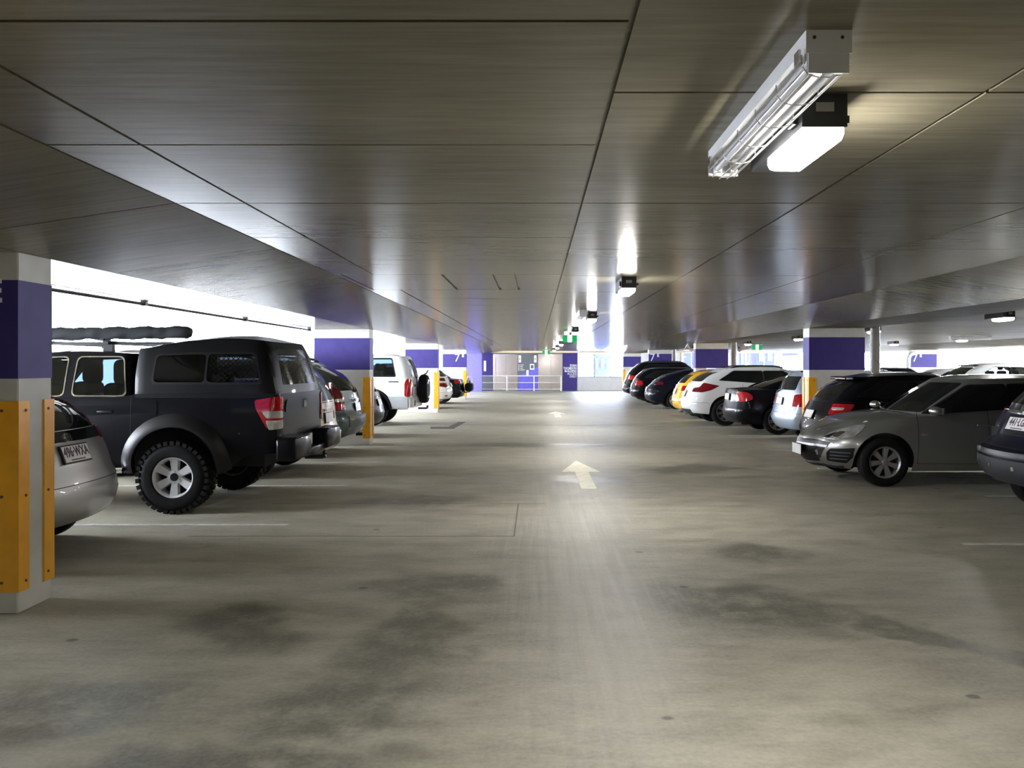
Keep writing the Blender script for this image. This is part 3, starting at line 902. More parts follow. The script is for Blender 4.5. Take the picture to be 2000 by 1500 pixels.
# shared car materials
M_TYRE = plain('tyre_rubber', (0.010, 0.010, 0.010), 0.7, var=0.2, scale=12, bump=0.1, spec=0.12)
M_ALLOY = plain('alloy', (0.84, 0.85, 0.88), 0.3, 0.4)
M_ALLOYD = plain('dark_alloy', (0.42, 0.42, 0.43), 0.3, 0.6)
M_HUBCAP = plain('hubcap', (0.36, 0.36, 0.37), 0.35, 0.5)
M_GAP = plain('panel_gap', (0.006, 0.006, 0.006), 0.8)
M_TRIM = plain('black_trim', (0.008, 0.008, 0.009), 0.38, spec=0.3)
M_CLAD = plain('grey_cladding', (0.030, 0.032, 0.036), 0.5, spec=0.3)
M_CHROME = plain('chrome', (0.85, 0.86, 0.88), 0.08, 1.0)
M_RED = plain('red_lens', (0.42, 0.008, 0.012), 0.08, coat=1.0, var=0.25, scale=25)
M_DRED = plain('dark_red_lens', (0.16, 0.006, 0.010), 0.08, coat=1.0, var=0.3, scale=25)
M_CLEARL = plain('clear_lens', (0.72, 0.70, 0.66), 0.08, 0.35, coat=1.0, var=0.2, scale=30)
M_AMBER = plain('amber_lens', (0.7, 0.30, 0.10), 0.1, coat=1.0)
M_PLATE = plain('plate_white', (0.80, 0.80, 0.78), 0.35)
M_PLATETXT = plain('plate_maroon', (0.10, 0.04, 0.06), 0.5)
M_GLASS_D = plain('privacy_glass', (0.008, 0.010, 0.011), 0.03, spec=0.7)
M_GLASS_B = plain('painted_sky_glass', (0.10, 0.15, 0.19), 0.08, spec=0.7)  # blue of the reflected sky painted into the glass colour
M_GLASS = glass_mat('car_glass', (0.62, 0.68, 0.70), 0.80)
M_GLASS_C = glass_mat('cab_glass', (0.13, 0.165, 0.24), 0.85)
M_SEAT = plain('seat_fabric', (0.05, 0.05, 0.055), 0.8)
M_UNDER = plain('underbody', (0.008, 0.008, 0.008), 0.9)
M_DISC = plain('brake_disc', (0.10, 0.10, 0.10), 0.4, 0.8)

WHEELS = {}
LAST = {}
def wheel_meshes(R, w, rr, style, mat, tread=False):
    key = (R, w, rr, style, mat.name, tread)
    if key in WHEELS: return WHEELS[key]
    t = MB(); h = w / 2
    sh = R - rr
    prof = [(rr - 0.01, -h * 0.8), (rr + 0.005, -h * 0.95), (rr + sh * 0.45, -h * 1.02), (R - sh * 0.18, -h * 0.93), (R - 0.004, -h * 0.72), (R, -h * 0.3), (R, h * 0.3), (R - 0.004, h * 0.72), (R - sh * 0.18, h * 0.93), (rr + sh * 0.45, h * 1.02), (rr + 0.005, h * 0.95), (rr - 0.01, h * 0.8)]
    if tread:
        prof = [(r - (0.016 if r > R - 0.03 else 0), a) for r, a in prof]
    t.lathe(prof, 48, 'y')
    if tread:
        nb = 34
        for k in range(nb):
            for (a0, a1, sft) in ((-h * 1.0, -h * 0.52, 0), (-h * 0.42, 0.0, 0.5), (0.02, h * 0.45, 0.0), (h * 0.52, h * 1.0, 0.5)):
                th = 2 * PI * (k + sft) / nb
                Mx = Matrix.Rotation(-th, 4, 'Y')
                dd = 0.5 * 2 * PI * R / nb * 0.62
                t.box(R - 0.04 if abs(a0) > h * 0.9 or abs(a1) > h * 0.9 else R - 0.02, R, a0, a1, -dd, dd, Mx)
    ty = t.mesh('wheel', M_TYRE, 45)
    r = MB()
    y0 = h * 0.55       # outer face
    r.lathe([(rr - 0.005, -h * 0.8), (rr - 0.03, -h * 0.5), (rr - 0.035, y0 - 0.03), (rr - 0.028, y0 + 0.012), (rr - 0.012, h * 0.84), (rr + 0.004, h * 0.84), (rr + 0.006, h * 0.78)], 48, 'y')
    def spoke(th, w0, w1, r0, r1, ya, yb, tk=0.03):
        Mx = Matrix.Rotation(-th, 4, 'Y')
        vs = [(r0, ya, -w0), (r1, yb, -w1), (r1, yb, w1), (r0, ya, w0), (r0, ya - tk, -w0 * 1.2), (r1, yb - tk, -w1 * 1.2), (r1, yb - tk, w1 * 1.2), (r0, ya - tk, w0 * 1.2)]
        r.add([tuple(Mx @ Vector(v)) for v in vs], [(0, 1, 2, 3), (0, 4, 5, 1), (1, 5, 6, 2), (2, 6, 7, 3), (3, 7, 4, 0), (7, 6, 5, 4)])
    yh = y0 - 0.005
    if style == 'six':
        for k in range(6): spoke(PI / 2 + k * PI / 3, 0.030, 0.044, 0.05, rr - 0.025, yh - 0.005, y0 + 0.012, 0.05)
        r.lathe([(0, yh + 0.0), (0.040, yh + 0.0), (0.042, yh + 0.002), (0.075, yh - 0.002), (0.085, yh - 0.02), (0.085, yh - 0.06)], 24, 'y')
        for k in range(6):
            th = PI / 3 * (k + 0.5)
            r.lathe([(0, yh + 0.012), (0.010, yh + 0.012), (0.010, yh - 0.01)], 8, 'y', (0.062 * math.cos(th), 0, 0.062 * math.sin(th)))
    elif style == 'seven':
        for k in range(7): spoke(PI / 2 + k * 2 * PI / 7 + 0.12, 0.020, 0.036, 0.035, rr - 0.02, yh + 0.02, y0 + 0.012, 0.03)
        r.lathe([(0, yh + 0.028), (0.030, yh + 0.026), (0.048, yh + 0.01), (0.05, yh - 0.03)], 24, 'y')
    elif style == 'double':
        for k in range(7):
            for dlt in (-0.12, 0.12): spoke(PI / 2 + k * 2 * PI / 7 + dlt, 0.010, 0.010, 0.045, rr - 0.025, yh, y0 + 0.012, 0.02)
        r.lathe([(0, yh + 0.01), (0.050, yh + 0.005), (0.055, yh - 0.03)], 24, 'y')
    elif style == 'five':
        for k in range(5): spoke(PI / 2 + k * 2 * PI / 5, 0.028, 0.050, 0.04, rr - 0.02, yh + 0.005, y0 + 0.012, 0.035)
        r.lathe([(0, yh + 0.012), (0.045, yh + 0.01), (0.055, yh - 0.03)], 24, 'y')
    ri = r.mesh('rim', mat, 30)
    d = MB().lathe([(0, -h * 0.1), (rr * 0.80, -h * 0.1), (rr * 0.80, -h * 0.25), (rr - 0.02, -h * 0.4)], 28, 'y').mesh('brake_disc', M_DISC if style == 'double' else M_UNDER, 40)
    WHEELS[key] = (ty, ri, d)
    return WHEELS[key]

def plate(car, loc, tilt=0.0, txt=None, front=False, w=0.372, h=0.134, lab='white number plate with maroon characters'):
    """number plate on the tail (facing -x) or the nose (facing +x)"""
    p = empty('number_plate'); p.parent = car
    if not front:
        z = loc[2]; lo = LAST['lo']
        sl = (lo.rear(0, z + 0.06) - lo.rear(0, z - 0.06)) / 0.12
        tilt = math.atan(sl)
        loc = (min(lo.rear(0, z - 0.06), lo.rear(0, z), lo.rear(0.17, z)) - 0.012 + max(0, sl) * 0.06, loc[1], z)
    p.location = loc; p.rotation_euler = (0, (1 if not front else -1) * tilt, PI if front else 0)
    p['label'] = lab
    MB().box(-0.006, 0.006, -w / 2 - 0.012, w / 2 + 0.012, -h / 2 - 0.012, h / 2 + 0.012).build('plate_surround', M_TRIM, p)
    MB().box(-0.010, -0.004, -w / 2, w / 2, -h / 2, h / 2).build('plate_blank', M_PLATE, p)
    if txt:
        text_mesh('plate_text', txt, 0.118, M_PLATETXT, p, face_minus_x((-0.0115, 0, 0.012)), 'CENTER', 1.02, 0.003, 0.70)
        MB().box(-0.0108, -0.0098, -0.10, 0.10, -0.057, -0.047).build('plate_slogan', M_PLATETXT, p)
    return p

def build_car(name, spec, loc, rz, label, cat='car'):
    car = empty(name, loc, rz)
    tag(car, label, cat)
    lo = Band(spec['lower'], spec.get('R', (0.25, 0.28, 0.06)), spec.get('F', (0.38, 0.5, 0.12)), spec.get('k', 0.03))
    belt = curve(spec['belt']); bot = curve(spec['bot'])
    Lc = spec['L']; W = max(r[3] for r in spec['lower'])
    C = Vector((Lc / 2, 0, 0.7))
    h = spec.get('h', 0.08)
    Pm = spec['paint']
    arches = spec['arches']    # (x, z centre, radius)
    # ---- lower body
    def zfix(f, end):
        """height where the belt line meets an end surface at lateral position y"""
        def g(y):
            z = belt(0 if end == 'r' else Lc)
            for _ in range(40):
                x = lo.rear(y, z) if end == 'r' else lo.front(y, z)
                z = 0.5 * z + 0.5 * belt(x)
            return z
        return g
    zr_ = zfix(None, 'r'); zf_ = zfix(None, 'f')
    # corner tops
    zt_r = belt(0)
    for _ in range(40): zt_r = 0.5 * zt_r + 0.5 * belt(lo.rc(zt_r)[0])
    zt_f = belt(Lc)
    for _ in range(40): zt_f = 0.5 * zt_f + 0.5 * belt(lo.fc(zt_f)[0])
    zb_r = bot(lo.rc(bot(0))[0]); zb_f = bot(lo.fc(bot(Lc))[0])
    for _ in range(6): zb_r = bot(lo.rc(zb_r)[0]); zb_f = bot(lo.fc(zb_f)[0])
    # flank outline, counter-clockwise from the rear bottom corner
    xa, xb = lo.rc(zb_r)[0], lo.fc(zb_f)[0]
    nx = int((xb - xa) / (h * 0.7))
    bottom = []
    xs = [xa + (xb - xa) * i / nx for i in range(nx + 1)]
    for x in xs:
        if any(abs(x - ax) < math.sqrt(max(0, ar ** 2 - max(0, bot(x) - az) ** 2)) + 0.02 for ax, az, ar in arches): continue
        bottom.append((x, bot(x)))
    for ax, az, ar in arches:
        arc = []
        for i in range(25):
            th = PI + 0.35 - (PI + 0.7) * i / 24
            q = (ax + ar * math.cos(th), az + ar * math.sin(th))
            if q[1] > bot(q[0]) + 0.004: arc.append(q)
        x0 = arc[0][0] - 0.001; x1 = arc[-1][0] + 0.001
        arc = [(arc[0][0], bot(arc[0][0]))] + arc + [(arc[-1][0], bot(arc[-1][0]))]
        bottom = [p for p in bottom if p[0] < x0] + arc + [p for p in bottom if p[0] > x1]
    nz = max(4, int((zt_f - zb_f) / (h * 0.7)))
    frontc = [(lo.fc(z)[0], z) for z in [zb_f + (zt_f - zb_f) * i / nz for i in range(1, nz)]]
    xtf = lo.fc(zt_f)[0]; xtr = lo.rc(zt_r)[0]
    nt = int((xtf - xtr) / (h * 0.7))
    top = [(xtf + (xtr - xtf) * i / nt, belt(xtf + (xtr - xtf) * i / nt)) for i in range(nt + 1)]
    nz2 = max(4, int((zt_r - zb_r) / (h * 0.7)))
    rearc = [(lo.rc(z)[0], z) for z in [zt_r + (zb_r - zt_r) * i / nz2 for i in range(1, nz2)]]
    outline = bottom + frontc + top + rearc
    m = MB()
    for sg in (1, -1): sheet(m, outline, lo.S(sg), h=h, C=C)
    def endpanel(fn, cn, zb, zt, zs, ny, zcol):
        ys = [-1 + 2 * i / ny for i in range(ny + 1)]
        yb = cn(zb)[1]; yt = cn(zt)[1]
        ol = [(yb * t, zb) for t in ys]
        ol += [(cn(z)[1], z) for z in zcol]
        tp = [(yt * t, zs(yt * t) if abs(t) < 1 else zt) for t in ys[::-1]]
        ol += tp
        ol += [(-cn(z)[1], z) for z in zcol[::-1]]
        sheet(m, ol, fn, h=h, C=C)
        return tp
    ny = max(8, int(2 * W / (h * 0.8)))
    tpR = endpanel(lo.Rr(), lo.rc, zb_r, zt_r, zr_, ny, [p[1] for p in rearc[::-1]])
    tpF = endpanel(lo.Fr(), lo.fc, zb_f, zt_f, zf_, ny, [p[1] for p in frontc])
    # deck (bonnet, shelf under the glasshouse, boot lid)
    loop = [(x, lo.side(x, z)) for x, z in top] + [(lo.rear(y, z), y) for y, z in tpR[1:-1]] + [(x, -lo.side(x, z)) for x, z in top[::-1]] + [(lo.front(y, z), y) for y, z in tpF[::-1][1:-1]]
    crown = spec.get('crown', 0.05)
    def deckz(p):
        ww = max(0.05, lo.side(min(max(p[0], xtr), xtf), belt(p[0])))
        return (p[0], p[1], belt(p[0]) + crown * max(0.0, 1 - (abs(p[1]) / ww) ** 2.2) * max(0.0, min(1.0, (Lc - 0.08 - p[0]) / 0.7)) ** 0.8 * max(0.0, min(1.0, (p[0] - spec.get('crown_from', 0.1)) / 0.4)))
    ring3 = {}
    dm = MB(); vs, fs = cdt(loop, [], h)
    nl = len(loop)
    P = []
    for i, p in enumerate(vs):
        if i < nl: P.append((p[0], p[1], belt(p[0])))
        else: P.append(deckz(p))
    o = []
    for f in fs:
        a, b, c = (Vector(P[i]) for i in f)
        o.append(f if (b - a).cross(c - a).z > 0 else f[::-1])
    m.add(P, o)
    m.build('body', Pm, car, spec.get('sharp', 38), 0.0015)
    # ---- underbody and wheel wells
    zu = spec['bot'][len(spec['bot']) // 2][1]
    u = MB().box(0.25, Lc - 1.3, -(W - 0.30), W - 0.30, zu + 0.02, spec['belt'][0][1] - 0.18).box(Lc - 1.3, Lc - 0.55, -(W - 0.34), W - 0.34, zu + 0.02, spec['belt'][-1][1] - 0.12)
    u.build('underbody', M_UNDER, car)
    # ---- glasshouses
    for gi, up in enumerate(spec['upper']):
        ub = Band(up['tab'], up.get('R', (0.16, 0.14, 0.04)), up.get('F', (0.30, 0.30, 0.10)), up.get('k', 0.02))
        zr = curve(up['roof']); zb = curve(up['base'])
        mat = up.get('paint', Pm)
        Cg = Vector(((up['tab'][0][1] + up['tab'][0][2]) / 2, 0, up['tab'][0][0] + 0.1))
        gl = up.get('glass', M_GLASS_D)
        def corner(cn, ref):
            z = ref
            for _ in range(30): z = 0.5 * z + 0.5 * zr(cn(z)[0])
            return z
        zt_r2 = corner(ub.rc, zr(up['tab'][-1][1])); zt_f2 = corner(ub.fc, zr(up['tab'][-1][2]))
        zbr = zb(ub.rc(zb(0))[0]); zbf = zb(ub.fc(zb(Lc))[0])
        for _ in range(6): zbr = zb(ub.rc(zbr)[0]); zbf = zb(ub.fc(zbf)[0])
        xa, xb = ub.rc(zbr)[0], ub.fc(zbf)[0]
        nx = max(4, int((xb - xa) / (h * 0.8)))
        bt = [(xa + (xb - xa) * i / nx, zb(xa + (xb - xa) * i / nx)) for i in range(nx + 1)]
        nz = max(4, int((zt_f2 - zbf) / (h * 0.7)))
        fcs = [(ub.fc(z)[0], z) for z in [zbf + (zt_f2 - zbf) * i / nz for i in range(1, nz)]]
        xtf2 = ub.fc(zt_f2)[0]; xtr2 = ub.rc(zt_r2)[0]
        nt = max(4, int((xtf2 - xtr2) / (h * 0.7)))
        tp = [(xtf2 + (xtr2 - xtf2) * i / nt, zr(xtf2 + (xtr2 - xtf2) * i / nt)) for i in range(nt + 1)]
        nz2 = max(4, int((zt_r2 - zbr) / (h * 0.7)))
        rcs = [(ub.rc(z)[0], z) for z in [zt_r2 + (zbr - zt_r2) * i / nz2 for i in range(1, nz2)]]
        ol = bt + fcs + tp + rcs
        gm = MB()
        wins = [dense(rounded(w, up.get('wr', 0.05)), h * 0.8) for w in up.get('windows', [])]
        ext = [dense(rounded(grow(w, up.get('trim', 0.018)), up.get('wr', 0.05)), h * 0.8) for w in up.get('windows', [])] if up.get('trim', 0.018) else wins
        for sg in (1, -1):
            sheet(gm, ol, ub.S(sg), wins, h, C=Cg)
        def endp(fn, surf, cn, zb_, zt_, win, zcol, x_of):
            ny = max(8, int(2 * W / (h * 0.8)))
            ys = [-1 + 2 * i / ny for i in range(ny + 1)]
            yb = cn(zb_)[1]; yt = cn(zt_)[1]
            ll = [(yb * t, zb_) for t in ys] + [(cn(z)[1], z) for z in zcol]
            def zs(y):
                z = zt_
                for _ in range(30): z = 0.5 * z + 0.5 * zr(x_of(y, z))
                return z
            tt = [(yt * t, zs(yt * t) if abs(t) < 1 else zt_) for t in ys[::-1]]
            ll += tt + [(-cn(z)[1], z) for z in zcol[::-1]]
            sheet(gm, ll, fn, [win] if win else [], h, C=Cg)
            return tt
        rw = up.get('rear_window'); fw = up.get('windscreen')
        rwp = dense(rounded(rw, 0.05), h * 0.8) if rw else None
        fwp = dense(rounded(fw, 0.05), h * 0.8) if fw else None
        tR = endp(ub.Rr(), None, ub.rc, zbr, zt_r2, rwp, [p[1] for p in rcs[::-1]], ub.rear)
        tF = endp(ub.Fr(), None, ub.fc, zbf, zt_f2, fwp, [p[1] for p in fcs], ub.front)
        rl_ = [(x, ub.side(x, z)) for x, z in tp] + [(ub.rear(y, z), y) for y, z in tR[1:-1]] + [(x, -ub.side(x, z)) for x, z in tp[::-1]] + [(ub.front(y, z), y) for y, z in tF[::-1][1:-1]]
        vs, fs = cdt(rl_, [], h); nl = len(rl_)
        cr = up.get('crown', 0.045)
        P = []
        for i, p in enumerate(vs):
            if i < nl: P.append((p[0], p[1], zr(p[0])))
            else:
                ww = max(0.05, ub.side(min(max(p[0], xtr2), xtf2), zr(p[0])))
                ex_ = min(1.0, min(p[0] - rl_[len(tp)][0], tp[0][0] + 0.12 - p[0]) / 0.25) if up.get('endcrown', True) else 1
                P.append((p[0], p[1], zr(p[0]) + cr * max(0.0, 1 - (abs(p[1]) / ww) ** 2.5)* max(0.0, ex_)))
        o = []
        for f in fs:
            a, b, c = (Vector(P[i]) for i in f)
            o.append(f if (b - a).cross(c - a).z > 0 else f[::-1])
        gm.add(P, o)
        gm.build(up.get('name', 'cabin'), mat, car, up.get('sharp', 40), 0.0015)
        for sg in (1, -1):
            for w, we_, g in zip(wins, ext, up.get('wglass', [gl] * len(wins))):
                mm = MB(); sheet(mm, w, ub.S(sg), h=h, off=-0.004, C=Cg); mm.build('side_window', g, car, 60)
                if up.get('trim', 0.018):
                    mm = MB(); sheet(mm, we_, ub.S(sg), [w], None, off=0.004, C=Cg, thick=0.009); mm.build('window_trim', up.get('trim_mat', M_TRIM), car, 40)
        if rwp:
            mm = MB(); sheet(mm, rwp, ub.Rr(), h=h, off=-0.003, C=Cg); mm.build('rear_window', up.get('rear_glass', gl), car, 60)
        if fwp:
            mm = MB(); sheet(mm, fwp, ub.Fr(), h=h, off=-0.003, C=Cg); mm.build('windscreen', up.get('front_glass', gl), car, 60)
        up['band'] = ub
    # ---- wheels
    wp = spec['wheel']
    meshes = wheel_meshes(*wp)
    for ax, az, ar in arches:
        for sg in (1, -1):
            o = inst('wheel', meshes[0], car, (ax, sg * (spec.get('track', W - 0.02) - wp[1] / 2), wp[0]), (0, 0, 0 if sg > 0 else PI))
            inst('rim', meshes[1], o); inst('brake_disc', meshes[2], o)
            if wp[3] == 'six':
                yh = wp[1] / 2 * 0.55 - 0.005
                MB().lathe([(0, yh + 0.02), (0.036, yh + 0.018), (0.044, yh + 0.004), (0.046, yh - 0.02)], 20, 'y').build('hub_cap', M_TRIM, o, 40)
    spec['lo'] = lo; spec['C'] = C; LAST['lo'] = lo
    # ---- details: list of (part name, material, kind, polygon, offset, thickness [, mirrored])
    D = spec.get('details', [])
    ups = [u_['band'] for u_ in spec['upper']]
    for d in D:
        nm, mat, reg, poly, off, th = d[:6]
        opt = d[6] if len(d) > 6 else {}
        band = lo if not reg[0] == 'u' else ups[int(reg[1])]
        key = reg if reg[0] != 'u' else reg[2:]
        poly = rounded(poly, opt.get('r', 0.02), 3) if opt.get('r', 0.02) else poly
        poly = dense(poly, opt.get('h', 0.05))
        for sg in (1, -1):
            fn = {'side': band.S(sg), 'rear': band.Rr(), 'front': band.Fr(), 'wr': band.WR(sg), 'wf': band.WF(sg)}[key]
            mm = MB(); sheet(mm, poly, fn, h=opt.get('h', 0.05), off=off, C=C, thick=th)
            mm.build(nm, mat, car, 45)
            if key in ('rear', 'front') or opt.get('one'): break
    sm = MB()
    for reg, pts in spec.get('seams', []):
        for sg in (1, -1):
            fn = {'side': lo.S(sg), 'rear': lo.Rr(), 'front': lo.Fr(), 'wr': lo.WR(sg), 'wf': lo.WF(sg)}[reg]
            seam(sm, pts, fn, C=C)
            if reg in ('rear', 'front'): break
    if sm.v:
        o = sm.build('panel_gaps', M_GAP, car); o['kind'] = 'stuff'
    # flares
    for (ax, az, ar, wd, out, mat) in spec.get('flares', []):
        for sg in (1, -1):
            mm = MB(); n = 28; rows_ = []
            prof = [(0.0, 0.0), (0.0, out), (wd * 0.35, out), (wd, 0.002)]
            for i in range(n + 1):
                th = PI + 0.15 - (PI + 0.3) * i / n
                for dr, ou in prof:
                    x = ax + (ar + dr) * math.cos(th); z = az + (ar + dr) * math.sin(th)
                    z = max(z, bot(x) - 0.02)
                    rows_.append((x, sg * (lo.side(x, max(z, lo.z0)) + ou), z))
            k = len(prof)
            mm.add(rows_, [(i * k + j, i * k + j + 1, (i + 1) * k + j + 1, (i + 1) * k + j) for i in range(n) for j in range(k - 1)])
            mm.build('arch_flare', mat, car, 50)
    # mirrors
    if 'mirror' in spec:
        x, z, mat = spec['mirror']
        for sg in (1, -1):
            yy = lo.side(x, belt(x))
            mm = MB(); n = 14; prof = []
            vs = []; rings = 7
            for i in range(rings + 1):
                t = i / rings; rad = math.sin(PI * (0.08 + 0.84 * t)) ** 0.6
                for kk in range(n):
                    a = 2 * PI * kk / n
                    vs.append((x - 0.04 + 0.075 * math.cos(a) * rad + 0.02, sg * (yy + 0.005 + 0.20 * t), z + 0.062 * math.sin(a) * rad * (1.0 if math.sin(a) > 0 else 0.8)))
            mm.add(vs, [(i * n + kk, i * n + (kk + 1) % n, (i + 1) * n + (kk + 1) % n, (i + 1) * n + kk) for i in range(rings) for kk in range(n)] + [tuple(range(n)), tuple(range(rings * n, rings * n + n))])
            mi = mm.build('wing_mirror', mat, car, 70)
            rbox(x - 0.115, x - 0.08, *sorted((sg * (yy + 0.06), sg * (yy + 0.18))), z - 0.045, z + 0.04, 0.008, 1).build('mirror_glass', M_CHROME, mi)
    # door handles
    for x, z in spec.get('handles', []):
        for sg in (1, -1):
            yy = lo.side(x, z)
            rbox(x - 0.08, x + 0.08, *sorted((sg * (yy - 0.012), sg * (yy + 0.016))), z - 0.012, z + 0.012, 0.007, 2).build('door_handle', spec.get('handle_mat', Pm), car, 50)
    # roof rails
    for up in spec['upper']:
        if 'rails' in up:
            x0, x1, yo, hh, rmat = up['rails']
            ub = up['band']; zr = curve(up['roof'])
            for sg in (1, -1):
                pts = []
                for i in range(13):
                    x = x0 + (x1 - x0) * i / 12
                    e = min(i, 12 - i)
                    pts.append((x, sg * yo, zr(x) + (0.0 if e == 0 else hh * (0.75 if e == 1 else 1.0))))
                MB().tube(pts, 0.017, 8).build('roof_rail', rmat, car, 60)
        if 'aerial' in up:
            x, y, lean, ln = up['aerial']
            zz = curve(up['roof'])(x) + 0.03
            MB().tube([(x, y, zz), (x - lean, y, zz + ln)], [0.006, 0.003], 6).build('aerial', M_BLACK, car)
    # rear wiper: (pivot y, z, tip y, z)
    if 'wiper' in spec:
        y0, z0, y1, z1 = spec['wiper']
        ub = ups[-1] if len(ups) == 1 else ups[0]
        mm = MB()
        p = [(ub.rear(y0 + (y1 - y0) * t, z0 + (z1 - z0) * t) - 0.025, y0 + (y1 - y0) * t, z0 + (z1 - z0) * t) for t in (0, 0.33, 0.66, 1)]
        mm.tube(p, [0.016, 0.010, 0.008, 0.006], 6)
        mm.build('rear_wiper', M_BLACK, car)
        MB().lathe([(0, -0.045), (0.022, -0.04), (0.028, 0.0)], 12, 'x', (p[0][0] + 0.02, y0, z0)).build('wiper_pivot', M_BLACK, car, 50)
    if 'seats' in spec:
        for x, z, ys in spec['seats']:
            for y in ys:
                s_ = rbox(x - 0.10, x + 0.08, y - 0.23, y + 0.23, z - 0.25, z + 0.38, 0.07, 3).build('seat', M_SEAT, car, 60)
                rbox(x - 0.12, x + 0.0, y - 0.13, y + 0.13, z + 0.40, z + 0.58, 0.05, 3).build('head_rest', M_SEAT, s_, 60)
    return car
# ------------------------------------------------------------------ car specifications
def low(W, L, rearp, frontp, ztop, wtab=None):
    zs = sorted(set([p[0] for p in rearp] + [p[0] for p in frontp]))
    fr = curve(rearp); ff = curve(frontp)
    wt = curve(wtab or [(zs[0], W - 0.10), (0.34, W - 0.03), (0.55, W), (0.72, W - 0.002), (ztop - 0.05, W - 0.035), (ztop + 0.1, W - 0.09)])
    return [(z, fr(z), L - ff(z), wt(z)) for z in zs]

def upp(W, zb, zt, rearp, frontp, wb=0.085, wt=0.25, bulge=0.03):
    zs = sorted(set([p[0] for p in rearp] + [p[0] for p in frontp]))
    zs = sorted(set(zs + [zb + (zt - zb) * k / 4 for k in range(5)]))
    fr = curve(rearp); ff = curve(frontp)
    out = []
    for z in zs:
        t = (z - zb) / (zt - zb)
        out.append((z, fr(z), ff(z), W - wb - (wt - wb) * t + bulge * 4 * t * (1 - t) * 0.5))
    return out

